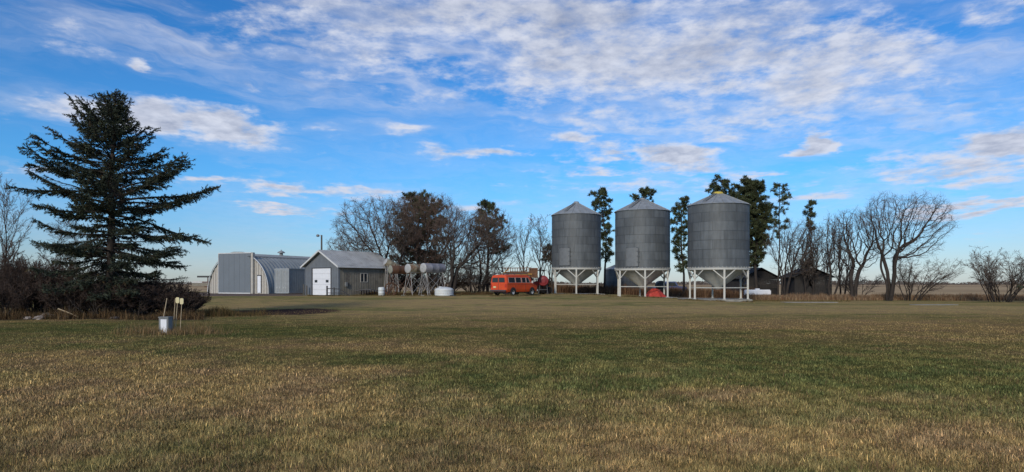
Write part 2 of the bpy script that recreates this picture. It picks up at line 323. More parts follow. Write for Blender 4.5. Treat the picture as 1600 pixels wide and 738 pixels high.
class MB:
    """Collects shapes of one part."""
    def __init__(s): s.v = []; s.f = []; s.sm = []
    def raw(s, vs, fs, smooth=False):
        k = len(s.v); s.v += [tuple(v) for v in vs]; s.f += [tuple(i+k for i in f) for f in fs]; s.sm += [smooth]*len(fs)
    def box(s, a, b, mat=None):
        x0, y0, z0 = a; x1, y1, z1 = b
        vs = [(x0, y0, z0), (x1, y0, z0), (x1, y1, z0), (x0, y1, z0), (x0, y0, z1), (x1, y0, z1), (x1, y1, z1), (x0, y1, z1)]
        if mat is not None: vs = [mat @ Vector(v) for v in vs]
        s.raw(vs, [(0, 3, 2, 1), (4, 5, 6, 7), (0, 1, 5, 4), (1, 2, 6, 5), (2, 3, 7, 6), (3, 0, 4, 7)])
    def tube(s, pts, rad, k=8, caps=True, smooth=True):
        pts = [Vector(p) for p in pts]; n = len(pts)
        if not isinstance(rad, (list, tuple)): rad = [rad]*n
        vs = []
        for i, p in enumerate(pts):
            t = (pts[min(i+1, n-1)]-pts[max(i-1, 0)]).normalized()
            ref = Vector((0, 0, 1)) if abs(t.z) < 0.9 else Vector((1, 0, 0))
            a = t.cross(ref).normalized(); b = t.cross(a)
            for j in range(k):
                w = 2*PI*j/k; vs.append(p+(a*math.cos(w)+b*math.sin(w))*rad[i])
        fs = [(i*k+j, i*k+(j+1) % k, (i+1)*k+(j+1) % k, (i+1)*k+j) for i in range(n-1) for j in range(k)]
        s.raw(vs, fs, smooth)
        if caps:
            s.raw(vs[:k], [tuple(range(k))[::-1]]); s.raw(vs[-k:], [tuple(range(k))])
    def bar(s, a, b, w, h=None):
        h = h or w; a = Vector(a); b = Vector(b); t = (b-a).normalized()
        ref = Vector((0, 0, 1)) if abs(t.z) < 0.95 else Vector((1, 0, 0))
        u = t.cross(ref).normalized()*w/2; v = t.cross(u).normalized()*h/2
        vs = [a-u-v, a+u-v, a+u+v, a-u+v, b-u-v, b+u-v, b+u+v, b-u+v]
        s.raw(vs, [(0, 3, 2, 1), (4, 5, 6, 7), (0, 1, 5, 4), (1, 2, 6, 5), (2, 3, 7, 6), (3, 0, 4, 7)])
    def lathe(s, prof, k=32, c=(0, 0, 0), smooth=True, a0=0, a1=2*PI):
        full = abs(a1-a0-2*PI) < 1e-6; kk = k if full else k+1; vs = []
        for (r, z) in prof:
            for j in range(kk):
                w = a0+(a1-a0)*j/k; vs.append((c[0]+r*math.sin(w), c[1]-r*math.cos(w), c[2]+z))
        fs = []
        for i in range(len(prof)-1):
            for j in range(k):
                j2 = (j+1) % kk; fs.append((i*kk+j, i*kk+j2, (i+1)*kk+j2, (i+1)*kk+j))
        s.raw(vs, fs, smooth)
    def prism(s, poly, y0, y1, mat=None):       # poly in x,z extruded along y
        n = len(poly); vs = [(x, y0, z) for x, z in poly]+[(x, y1, z) for x, z in poly]
        if mat is not None: vs = [mat @ Vector(v) for v in vs]
        s.raw(vs, [tuple(range(n)), tuple(range(2*n-1, n-1, -1))]+[(i, i+n, (i+1) % n+n, (i+1) % n) for i in range(n)])
    def build(s, name, mats, parent=None, bevel=0, tint=None):
        me = bpy.data.meshes.new(name); me.from_pydata(s.v, [], s.f)
        me.polygons.foreach_set('use_smooth', s.sm); me.update()
        bm = bmesh.new(); bm.from_mesh(me)
        if not (s.sm and all(s.sm)): bmesh.ops.recalc_face_normals(bm, faces=bm.faces)
        if bevel: 
            bmesh.ops.remove_doubles(bm, verts=bm.verts, dist=1e-5)
            bmesh.ops.bevel(bm, geom=[e for e in bm.edges if len(e.link_faces) == 2 and e.calc_face_angle(0) > 0.4], offset=bevel, segments=2, affect='EDGES', clamp_overlap=True)
        bm.to_mesh(me); bm.free()
        if tint is not None:
            a = me.color_attributes.new('tint', 'FLOAT_COLOR', 'POINT'); tc = np.ones((len(me.vertices), 4), np.float32)*tint; a.data.foreach_set('color', tc.ravel())
        return link_mesh(name, me, mats, parent)

# ------------------------------------------------------------------ ground sheet
xs = np.concatenate([[-4000, -1500, -600, -300, -180], np.arange(-120, 120.1, 1.5), [180, 300, 600, 1500, 4000]])
ys = np.concatenate([[-400, -100, -30], np.arange(-9, 112, 1.0), np.arange(115, 160, 5), [180, 230, 300, 450, 700, 1100, 2000, 4000, 9000]])
gx_, gy_ = np.meshgrid(xs, ys); V = np.stack([gx_, gy_, tz(gx_, gy_)], -1).reshape(-1, 3)
nx, ny = len(xs), len(ys); ii = (np.arange(ny-1)[:, None]*nx+np.arange(nx-1)[None]).ravel()
g = link_mesh('ground', np_mesh('ground', V, [np.stack([ii, ii+1, ii+1+nx, ii+nx], 1)], True), 'ground'); tag(g, kind='structure')

# ------------------------------------------------------------------ blades of grass
def blades(name, P, h, w, lean, tint, mat, seed, label=None, group=None, bend=True):
    rng = np.random.default_rng(seed); n = len(P)
    h = np.broadcast_to(h, n)*rng.uniform(.55, 1.25, n); w = np.broadcast_to(w, n)*rng.uniform(.7, 1.3, n)
    a = rng.uniform(0, 2*PI, n); la = rng.uniform(0, 2*PI, n); ln = np.abs(rng.normal(0, lean, n)).clip(0, 1.35)
    side = np.stack([np.cos(a), np.sin(a), np.zeros(n)], 1)*w[:, None]/2
    tip = P+np.stack([np.cos(la)*np.sin(ln), np.sin(la)*np.sin(ln), np.cos(ln)], 1)*h[:, None]
    if bend:
        mid = P+np.stack([np.cos(la)*np.sin(ln*.45), np.sin(la)*np.sin(ln*.45), np.cos(ln*.45)], 1)*h[:, None]*.5
        V = np.stack([P-side, P+side, mid+side*.75, mid-side*.75, tip], 1).reshape(-1, 3); k = np.arange(n)*5
        fs = [np.stack([k, k+1, k+2, k+3], 1), np.stack([k+3, k+2, k+4], 1)]; rep = 5
    else:
        V = np.stack([P-side, P+side, tip], 1).reshape(-1, 3); k = np.arange(n)*3; fs = [np.stack([k, k+1, k+2], 1)]; rep = 3
    t = np.repeat(tint, rep, 0)
    o = link_mesh(name, np_mesh(name, V, fs, False, t), mat); tag(o, label, 'grass', group, 'stuff'); return o

rng = np.random.default_rng(5)
NB = 640000
py = rng.uniform(0, 1, NB)**0.9*(770-466)+466; px = rng.uniform(-120, 1720, NB)
Y = CH*F/(py-HY)*rng.uniform(.96, 1.04, NB); Xw = (px-800)/F*Y
# clump: pull blades towards tuft centres
tc = rng.uniform(-0.03, 0.03, (NB, 2)); Xw += tc[:, 0]; Y += tc[:, 1]
keep = ~((Xw/Y < -0.455) & (Y > 30.0)); Xw, Y = Xw[keep], Y[keep]; n = len(Y)
cl = 0.5+0.5*np.sin(Xw*7+2.1*np.sin(Y*5))*np.sin(Y*6.3+1.7*np.sin(Xw*4))
P = np.stack([Xw, Y, tz(Xw, Y)-.004], 1)
br = np.exp(rng.normal(0, .34, n)); kind = rng.uniform(0, 1, n)
br = br*(.70+.60*cl); tint = np.stack([br, br, br], 1)*1.05
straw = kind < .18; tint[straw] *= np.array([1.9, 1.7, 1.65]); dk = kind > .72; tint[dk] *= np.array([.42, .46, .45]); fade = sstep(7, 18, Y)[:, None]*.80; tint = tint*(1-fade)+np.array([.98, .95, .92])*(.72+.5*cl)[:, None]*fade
hgt = (.040+.050*cl)*np.interp(Y, [6, 10, 18, 40], [1.0, .85, .55, .6])
blades('lawn_grass', P, hgt, np.clip(.0060*Y/7, .0054, .016), 1.05, tint, 'lawn', 6, 'short mown lawn grass, green patches mixed with dry tan')

n = 15000; py = rng.uniform(540, 770, n); px = rng.uniform(-120, 1720, n); Y = CH*F/(py-HY); Xw = (px-800)/F*Y; g_ = rng.uniform(.8, 1.5, (n, 1))
cl2 = np.sin(Xw*1.9+1.3*np.sin(Y*1.4))*np.sin(Y*2.3+Xw*.7); k_ = rng.uniform(-1, 1, n) < cl2+.2; Xw, Y, g_ = Xw[k_], Y[k_], g_[k_]
blades('lying_straw', np.stack([Xw, Y, tz(Xw, Y)+.015], 1), .11, .0045, 1.25, np.concatenate([g_, g_*.84, g_*.7], 1)*.75, 'drygrass', 9, 'loose pale straws lying over the near lawn')
def tall(name, region, n, h, w, lean, cols, seed, label, mat='drygrass', group='patches of tall dry grass'):
    rng = np.random.default_rng(seed); P = region(rng, n); n = len(P)
    nz = .72+.20*np.sin(P[:, 0]*2.7+P[:, 1])+.30*np.sin(P[:, 0]*1.1+np.sin(P[:, 1]*1.3+seed)*2)*np.sin(P[:, 0]*.37+seed)
    t = np.array(cols)[rng.integers(0, len(cols), n)]*rng.uniform(.6, 1.35, (n, 1))
    return blades(name, P, h*nz, w, lean, t, mat, seed+1, label, group)
def band(px0, px1, y0, y1, jag=.6):
    def f(rng, n):
        p = rng.uniform(px0, px1, n); Yv = rng.uniform(y0, y1, n)+jag*np.sin(p*.05)+.4*jag*np.sin(p*.17+1); x = (p-800)/F*Yv
        return np.stack([x, Yv, tz(x, Yv)-.01], 1)
    return f
straws = [(1.0, 1.0, 1.0), (.85, .72, .62), (.65, .48, .42), (1.25, 1.2, 1.1)]
tall('tall_dry_grass', band(1165, 1680, 71.5, 77.5), 52000, .66, .040, .34, straws, 21, 'tall tan grass along the edge of the field right of the bins')
tall('tall_dry_grass', band(835, 1180, 83, 93, .2), 30000, 1.15, .055, .25, [(.55, .42, .36), (.42, .32, .28), (.8, .66, .55)], 22, 'reddish brown tall grass behind the three hopper bins')
tall('tall_dry_grass', band(-60, 318, 30.2, 32.6, .35), 7000, .55, .014, .7, [(.30, .26, .20), (.20, .17, .13), (.95, .80, .58), (.28, .30, .18), (.5, .42, .3)], 23, 'dead grass and weeds at the foot of the dark shrubs')
def clump_region(cx, cy, sx, sy):
    def f(rng, n):
        P = np.stack([rng.normal(cx, sx, n), rng.normal(cy, sy, n)], 1); return np.stack([P[:, 0], P[:, 1], tz(P[:, 0], P[:, 1])-.01], 1)
    return f
pc = gp(262, 21.6)
tall('tall_dry_grass', clump_region(pc.x+.15, pc.y+.2, .75, .45), 3200, .36, .010, .6, [(1.25, 1.2, .95), (.7, .75, .45), (1.1, .95, .7), (.6, .62, .4)], 24, 'tuft of uncut tan grass around the white utility pedestal')
tall('tall_dry_grass', clump_region(gp(335, 34).x, 34.0, 1.1, .8), 2600, .5, .018, .55, [(.40, .42, .22), (.6, .5, .32), (.3, .32, .2)], 25, 'olive weeds at the right end of the shrub row')
def strips(rng, n):
    P = []
    for (p0, p1, y0, y1) in ((950, 1062, 64.9, 65.4), (1060, 1180, 59.5, 60.0), (852, 950, 72.4, 73.0), (765, 845, 62.8, 64.5), (590, 720, 64.3, 65.5), (1176, 1330, 66, 70), (480, 610, 66.0, 67.6)):
        k = int(n*(p1-p0)/700); p = rng.uniform(p0, p1, k); Yv = rng.uniform(y0, y1, k)+.25*np.sin(p*.2); x = (p-800)/F*Yv; P.append(np.stack([x, Yv, tz(x, Yv)-.01], 1))
    return np.concatenate(P)
tall('rough_grass', strips, 9000, .17, .03, .5, [(.42, .48, .26), (.55, .55, .33), (.8, .75, .5), (.35, .38, .22)], 29, 'rough uncut grass along the bin pads, van and tank stands')
tall('tall_dry_grass', band(548, 770, 70.5, 73), 9000, .38, .035, .45, [(.45, .40, .26), (.32, .28, .2)], 26, 'dark weeds under the bare trees behind the fuel tanks')

# ------------------------------------------------------------------ tree machinery
def tubes_mesh(name, polys, smooth=True, tints=None, mat='bark', parent=None):
    """polys: list of (pts (n,3), radii (n), sides)."""
    groups = {}
    for i, (p, r, k) in enumerate(polys): groups.setdefault((len(p), k), []).append(i)
    Vs, Fs, Ts, off = [], [], [], 0
    for (n, k), ids in groups.items():
        Pm = np.array([polys[i][0] for i in ids]); Rm = np.array([polys[i][1] for i in ids]); B = len(ids)
        t = np.gradient(Pm, axis=1); t /= np.linalg.norm(t, axis=2, keepdims=True)+1e-9
        mt = t.mean(1); ref = np.where(np.abs(mt[:, 2:3]) < .8, np.array([[0, 0, 1.]]), np.array([[1., 0, 0]]))
        a = np.cross(t, ref[:, None, :]); a /= np.linalg.norm(a, axis=2, keepdims=True)+1e-9; b = np.cross(t, a)
        w = np.arange(k)*2*PI/k
        ring = Pm[:, :, None, :]+Rm[:, :, None, None]*(a[:, :, None, :]*np.cos(w)[None, None, :, None]+b[:, :, None, :]*np.sin(w)[None, None, :, None])
        Vs.append(ring.reshape(-1, 3))
        bi, ni, ki = np.meshgrid(np.arange(B), np.arange(n-1), np.arange(k), indexing='ij')
        o0 = off+bi*n*k+ni*k
        Fs.append(np.stack([o0+ki, o0+(ki+1) % k, o0+k+(ki+1) % k, o0+k+ki], -1).reshape(-1, 4))
        if tints is not None: Ts.append(np.repeat(np.array([tints[i] for i in ids]), n*k, 0))
        off += B*n*k
    return link_mesh(name, np_mesh(name, np.concatenate(Vs), [np.concatenate(Fs)], smooth, np.concatenate(Ts) if tints is not None else None), mat, parent)

def unit(v): return v/(np.linalg.norm(v)+1e-9)
def perp_dir(rng, d, ang):
    r = rng.normal(size=3); r = unit(r-d*np.dot(r, d)); return unit(d*math.cos(ang)+r*math.sin(ang))
def grow(rng, p, d, L, r0, lev, prm, out):
    n = prm['n'][lev]; pts = [p]; dd = d.copy()
    wob = prm['wob'][lev]; up = prm['up'][lev]
    for i in range(n):
        dd = unit(dd+rng.normal(size=3)*wob+np.array([0, 0, up])); pts.append(pts[-1]+dd*L/n)
    pts = np.array(pts); rt = prm['tip'][lev]
    rad = r0*(1-(1-rt)*np.linspace(0, 1, n+1)); out.append((pts, rad, lev))
    if lev+1 >= len(prm['n']): return
    c = prm['kids'][lev]; c = max(1, int(round(c*rng.uniform(.8, 1.2))))
    s0 = prm['start'][lev]
    for j in range(c):
        f = s0+(1-s0)*(j+rng.uniform(0, .9))/c
        i = min(int(f*n), n-1); fr = f*n-i; q = pts[i]*(1-fr)+pts[i+1]*fr
        td = unit(pts[i+1]-pts[i]); cd = perp_dir(rng, td, prm['ang'][lev]*rng.uniform(.7, 1.25))
        cd = unit(cd+np.array([0, 0, prm['lift'][lev]]))
        rr = np.interp(f, np.linspace(0, 1, n+1), rad)
        grow(rng, q, cd, L*prm['ratio'][lev]*rng.uniform(.65, 1.2)*(1-.35*f if lev else 1.0-.25*f), rr*.68, lev+1, prm, out)

STYLE = {
 'maple': dict(n=[7, 7, 5, 4, 2], wob=[.12, .17, .2, .22, .25], up=[.04, .07, .05, .03, 0.0], tip=[.35, .3, .3, .4, .5], kids=[8, 8, 7, 5], start=[.22, .2, .15, .15], ang=[.75, .75, .75, .75], lift=[.25, .15, .1, 0], ratio=[.85, .55, .5, .5]),
 'poplar': dict(n=[8, 6, 4, 3, 2], wob=[.07, .15, .2, .2, .2], up=[.06, .16, .1, .03, 0], tip=[.2, .3, .3, .4, .5], kids=[13, 7, 5, 4], start=[.22, .15, .15, .15], ang=[.6, .7, .7, .7], lift=[.3, .2, .1, 0], ratio=[.45, .5, .5, .5]),
 'bush': dict(n=[6, 5, 4, 2], wob=[.12, .17, .2, .2], up=[.03, .03, .02, 0], tip=[.3, .3, .4, .5], kids=[7, 6, 5], start=[.2, .15, .15], ang=[.55, .65, .7], lift=[.15, .08, .0], ratio=[.55, .5, .5]),
}
def bare_tree(name, pxb, Yb, pxr, top, style='maple', stems=1, fan=.25, r0=.16, seed=1, twig='twig', label='', cat='tree', group='bare leafless trees', rmin=.011, kidmul=1.0, lean=0.0, base_fan=.1, depth=.9, cut=0):
    rng = np.random.default_rng(seed); prm = dict(STYLE[style]); prm['kids'] = [k*kidmul if i else k for i, k in enumerate(prm['kids'])]
    b0 = gp(pxb, Yb); out = []
    for s in range(stems):
        if stems == 1: d = unit(np.array([lean, 0, 1.])); off = np.zeros(3)
        else:
            a = 2*PI*s/stems+rng.uniform(-.4, .4); f = fan*rng.uniform(.5, 1.2); d = unit(np.array([math.cos(a)*f+lean, math.sin(a)*f, 1.])); off = np.array([math.cos(a), math.sin(a), 0])*base_fan*rng.uniform(.4, 1)
        k0 = len(out); grow(rng, off, d, 1.0 if style == 'poplar' else .62, 1.0, 0, prm, out)
    allp = np.concatenate([o[0] for o in out]); z1 = np.percentile(allp[:, 2], 99.6)
    H = Z(top, Yb)-b0.z
    xl = (pxr[0]-pxb)/F*Yb; xr = (pxr[1]-pxb)/F*Yb; sx = (xr-xl)/2; mid = (xl+xr)/2
    lo, hi = np.percentile(allp[:, 0], 4.5), np.percentile(allp[:, 0], 95.5); cx = (lo+hi)/2; kx = sx*.82/((hi-lo)/2)
    ym = np.percentile(np.abs(allp[:, 1]), 98); ky = sx*depth/ym
    def tf(P):
        q = P.copy(); h = np.clip(q[:, 2]/z1, 0, 1); wz = np.clip(h*1.6, 0, 1)
        q[:, 0] = (P[:, 0]-cx*wz)*(kx*wz+(1-wz)*min(kx, ky, H/z1*1.1))+mid*wz*np.clip(h, .25, 1)**.5
        un = (q[:, 0]-mid)/sx; au = np.abs(un); un = np.where(au > .78, np.sign(un)*(.78+.34*np.tanh((au-.78)/.40)), un); wu = np.clip(h*3, 0, 1); q[:, 0] = q[:, 0]*(1-wu)+(mid+un*sx)*wu
        zn = P[:, 2]/z1; zn = np.where(zn > .9, .9+.2*np.tanh((zn-.9)/.2), zn)
        xx_ = np.clip(np.abs((q[:, 0]-mid)/sx), 0, 1); zn = zn*(1-.22*np.clip(zn, 0, 1)*xx_**2.2) if style == 'maple' else zn
        q[:, 1] = P[:, 1]*ky; q[:, 2] = zn*H; return q
    t = empty(name, b0, 0, label, cat, group); tr, tw, ti = [], [], []
    split = 2 if style != 'bush' else 1
    for (P, rad, lev) in out:
        q = tf(P); rr = np.maximum(rad*r0, rmin*(1.0 if lev < 3 else .8))
        if q[:, 2].min() < -.3: continue
        if lev <= split: tr.append((q, rr, 7 if lev == 0 else (5 if lev == 1 else 4)))
        else: tw.append((q, rr, 3)); ti.append(np.ones(3)*rng.uniform(.65, 1.4))
    tr = [(q - np.array([0, 0, .08])*(np.arange(len(q)) == 0)[:, None], r, k) for q, r, k in tr]
    tubes_mesh('trunk', tr, True, None, 'bark', t); tubes_mesh('crown', tw, False, ti, twig, t)
    return t

def grown_tree(name, pxb, Yb, pxr, top, low, stems, r0, seed, twig, label, group, rmin=.010, natt=1500, twn=1.0, depth=.85, dens_top=1.0, step=.22, lean=0.0):
    """Bare tree grown towards points spread through its crown (low = pixel row of the crown's lower edge)."""
    rng = np.random.default_rng(seed); b0 = gp(pxb, Yb); H = Z(top, Yb)-b0.z; zl = Z(low, Yb)-b0.z
    xl = (pxr[0]-pxb)/F*Yb; xr = (pxr[1]-pxb)/F*Yb; mx, sx = (xl+xr)/2, (xr-xl)/2
    A = []
    while len(A) < natt:
        p = rng.uniform(-1, 1, 3); zf = (p[2]+1)/2                       # 0 low, 1 top
        w = math.sqrt(max(0, 1-((zf-.52)/.52)**2))**.8 if zf > .52 else (.45+.55*(zf/.52)**.7)
        rr = math.hypot(p[0], p[1])
        lump = 1+.10*math.sin(3*math.atan2(p[1], p[0])+seed)+.08*math.sin(p[2]*9+p[0]*5+seed)
        if rr > w*lump or rng.uniform() > .25+.75*(rr/w)**1.2*(.5+.5*zf): continue
        A.append((mx+p[0]*sx, p[1]*sx*depth, zl+(H-zl)*zf*(1-.0*rr)))
    A = np.array(A); nodes, par = [], []
    for s_ in range(stems):
        a = 2*PI*s_/max(stems, 1)+rng.uniform(-.5, .5); f = 0 if stems == 1 else rng.uniform(.14, .30); q = np.array([math.cos(a), math.sin(a)*.7, 0])*(0 if stems == 1 else .16); d = unit(np.array([math.cos(a)*f+lean, math.sin(a)*f, 1.])); p = -1
        L = 0
        while q[2] < zl+.25*(H-zl)*(0.4 if stems > 1 else .5):
            nodes.append(q.copy()); par.append(p); p = len(nodes)-1; d = unit(d+rng.normal(size=3)*np.array([.08, .08, .03])+np.array([0, 0, .04])); q = q+d*step; L += 1
            if L > 60: break
    N = np.array(nodes); par = list(par); near = np.full(len(A), -1); nd = np.full(len(A), 1e9); alive = np.ones(len(A), bool)
    def upd(i0):
        for c0 in range(i0, len(N), 400):
            D_ = np.linalg.norm(A[:, None]-N[None, c0:c0+400], axis=2); k_ = D_.argmin(1); m_ = D_[np.arange(len(A)), k_]; b_ = m_ < nd; nd[b_] = m_[b_]; near[b_] = k_[b_]+c0
    upd(0)
    for it in range(90):
        act = alive & (nd < 3.2 if it > 4 else nd < 99)
        if not act.any(): break
        vec = A[act]-N[near[act]]; vec /= np.linalg.norm(vec, axis=1, keepdims=True)+1e-9; acc = np.zeros_like(N); np.add.at(acc, near[act], vec); ids = np.unique(near[act])
        prev = np.array([N[i]-N[par[i]] if par[i] >= 0 else (0, 0, step) for i in ids])/step
        dv = acc[ids]; dv /= np.linalg.norm(dv, axis=1, keepdims=True)+1e-9; dv = dv+.30*prev+rng.normal(size=dv.shape)*.34+np.array([0, 0, .06]); dv /= np.linalg.norm(dv, axis=1, keepdims=True)
        i0 = len(N); N = np.concatenate([N, N[ids]+dv*step]); par += list(ids)
        upd(i0); alive &= nd > step*1.5
        if len(N) > 9000: break
    par = np.array(par); n = len(N); cnt = np.ones(n)
    for i in range(n-1, -1, -1):
        if par[i] >= 0: cnt[par[i]] += cnt[i]
    kids = [[] for _ in range(n)]
    for i in range(n):
        if par[i] >= 0: kids[par[i]].append(i)
    mxc = max(cnt[i] for i in range(n) if par[i] < 0); rad = np.maximum(r0*(cnt/mxc)**.5, rmin*1.15); polys = []
    starts = [i for i in range(n) if par[i] < 0]
    while starts:
        i = starts.pop(); ch = [par[i], i] if par[i] >= 0 else [i]
        while kids[i]:
            ks = sorted(kids[i], key=lambda k_: -cnt[k_]); starts += ks[1:]; i = ks[0]; ch.append(i)
        P = N[ch].copy(); r = rad[ch].copy()
        if len(ch) > 1 and par[ch[1]] == ch[0] and par[ch[0]] >= -1: r[0] = min(r[0], r[1]*1.25)
        if len(P) > 2: P[1:-1] = P[1:-1]*.5+(P[:-2]+P[2:])*.25
        if len(ch) > 1: polys.append((P, r))
    t = empty(name, b0, 0, label, 'tree', group); tr, tw, ti = [], [], []
    for P, r in polys:
        if r.max() > rmin*2.0:
            if P[0, 2] < .3: P = np.concatenate([[P[0]-[0, 0, .25]], P]); r = np.concatenate([[r[0]*1.25], r])
            tr.append((P, r, 7 if r.max() > .07 else 4))
        else: tw.append((P, r, 3)); ti.append(np.ones(3)*rng.uniform(.75, 1.3))
    thin = np.where(rad < rmin*3.0)[0]; c = np.array([mx, 0, zl])
    for i in thin:
        for _ in range(rng.poisson(1.9*twn)):
            pd = unit(N[i]-N[par[i]]) if par[i] >= 0 else np.array([0, 0, 1.]); d = unit(pd*.7+rng.normal(size=3)*.6+unit(N[i]-c)*.3+np.array([0, 0, .15])); L = rng.uniform(.25, .75); pts = [N[i]]
            for _k in range(3): d = unit(d+rng.normal(size=3)*.16); pts.append(pts[-1]+d*L/3)
            pts = np.array(pts); g_ = np.ones(3)*rng.uniform(.65, 1.4); tw.append((pts, np.array([1, .8, .65, .5])*rmin*.72, 3)); ti.append(g_)
            for k_ in (1, 2):
                if rng.uniform() < .75: e = perp_dir(rng, d, rng.uniform(.4, .9)); tw.append((np.array([pts[k_], pts[k_]+e*L*.4]), np.array([.6, .4])*rmin*.75, 3)); ti.append(g_)
    tubes_mesh('trunk', tr, True, None, 'bark', t); tubes_mesh('crown', tw, False, ti, twig, t)
    return t

def needle_cloud(rng, C, D, K, L, W_, spread=1.0):
    """K blades around each centre C, mostly along direction D."""
    n = len(C); C = np.repeat(C, K, 0); D = np.repeat(D, K, 0)
    d = rng.normal(size=(n*K, 3))*spread+D; d /= np.linalg.norm(d, axis=1, keepdims=True)
    s = np.cross(d, rng.normal(size=(n*K, 3))); s /= np.linalg.norm(s, axis=1, keepdims=True)+1e-9
    l = L*rng.uniform(.6, 1.25, (n*K, 1)); p0 = C+rng.normal(size=(n*K, 3))*L*.28
    return np.stack([p0-s*W_/2, p0+s*W_/2, p0+d*l+s*W_*.25, p0+d*l-s*W_*.25], 1)

def pine(pxb, Yb, top, crown, seed, label, r0=.16, K=34, L=.30, dens=1.0, sparse_low=.0, group='pines behind the bins', lean=0.0, tone=1.0, twiggy=True):
    K = int(K*1.25); L = L*.86
    """crown: list of (py, left px, right px) from the top down."""
    rng = np.random.default_rng(seed); b0 = gp(pxb, Yb); H = Z(top, Yb)-b0.z
    t = empty('pine_tree', b0, 0, label, 'tree', group)
    zc = np.array([Z(c[0], Yb)-b0.z for c in crown])[::-1]; lc = np.array([(c[1]-pxb)/F*Yb for c in crown])[::-1]; rc = np.array([(c[2]-pxb)/F*Yb for c in crown])[::-1]
    hs = np.linspace(0, H, 10); wob = np.cumsum(rng.normal(0, .05, 10)); mid = np.interp(hs, zc, (lc+rc)/2); mid = mid*np.clip(hs/zc[0], 0, 1) if zc[0] > 0 else mid
    tp = np.stack([mid*.6+wob, np.cumsum(rng.normal(0, .05, 10)), hs], 1); tp[0, :] = (0, 0, -.1)
    polys = [(tp, np.linspace(r0, .03, 10), 7)]; C, D = [], []; small = []
    z0 = zc[0]; nb = int(46*dens*max(1, (H-z0)/5))
    for j in range(nb):
        z = z0+(H-z0)*((j+rng.uniform(0, 1))/nb)**.85; z = min(z, H*.985)
        a = rng.uniform(0, 2*PI); l_, r_ = np.interp(z, zc, lc), np.interp(z, zc, rc); tx = np.interp(z, hs, tp[:, 0]); ty = np.interp(z, hs, tp[:, 1])
        half = (r_-l_)/2; ca = math.cos(a); reach = abs((r_ if ca > 0 else l_)-tx); Lb = math.hypot(ca*reach, math.sin(a)*half)*rng.uniform(.55, 1.05)
        Lb = max(Lb, .25); d = np.array([ca, math.sin(a), rng.uniform(-.05, .45)]); st = np.array([tx, ty, z-Lb*.25]); pts = [st]
        for i in range(4): d = unit(d+rng.normal(size=3)*.14+np.array([0, 0, .10])); pts.append(pts[-1]+d*Lb/4)
        pts = np.array(pts); polys.append((pts, np.linspace(r0*.3, .015, 5), 4))
        nk = max(3, int(Lb*4.4*dens**.7))
        for q in range(nk):
            f = rng.uniform(.35, 1)**.8; i = min(int(f*4), 3); c0 = pts[i]+(pts[i+1]-pts[i])*(f*4-i)
            off = rng.normal(size=3)*np.array([.30, .30, .18])*min(1, Lb*.5); e = c0+off; small.append((np.array([c0, e]), np.array([.014, .009]), 3))
            C.append(e); D.append(unit(off+np.array([0, 0, .1]))*.9)
        C.append(pts[-1]); D.append(d)
    tubes_mesh('trunk', polys+small, True, None, 'bark', t)
    C, D = np.array(C), np.array(D); Q = needle_cloud(rng, C, D, K, L, .055, .8); n = len(Q); k = np.arange(n)*4
    per = rng.uniform(.6, 1.45, len(C)); tt = np.repeat(per, K)*rng.uniform(.7, 1.3, n)*tone; tint = np.stack([tt*rng.uniform(.9, 1.25, n), tt, tt*.95], 1)
    link_mesh('crown', np_mesh('crown', Q.reshape(-1, 3), [np.stack([k, k+1, k+2, k+3], 1)], False, np.repeat(tint, 4, 0)), 'pine', t)
    return t

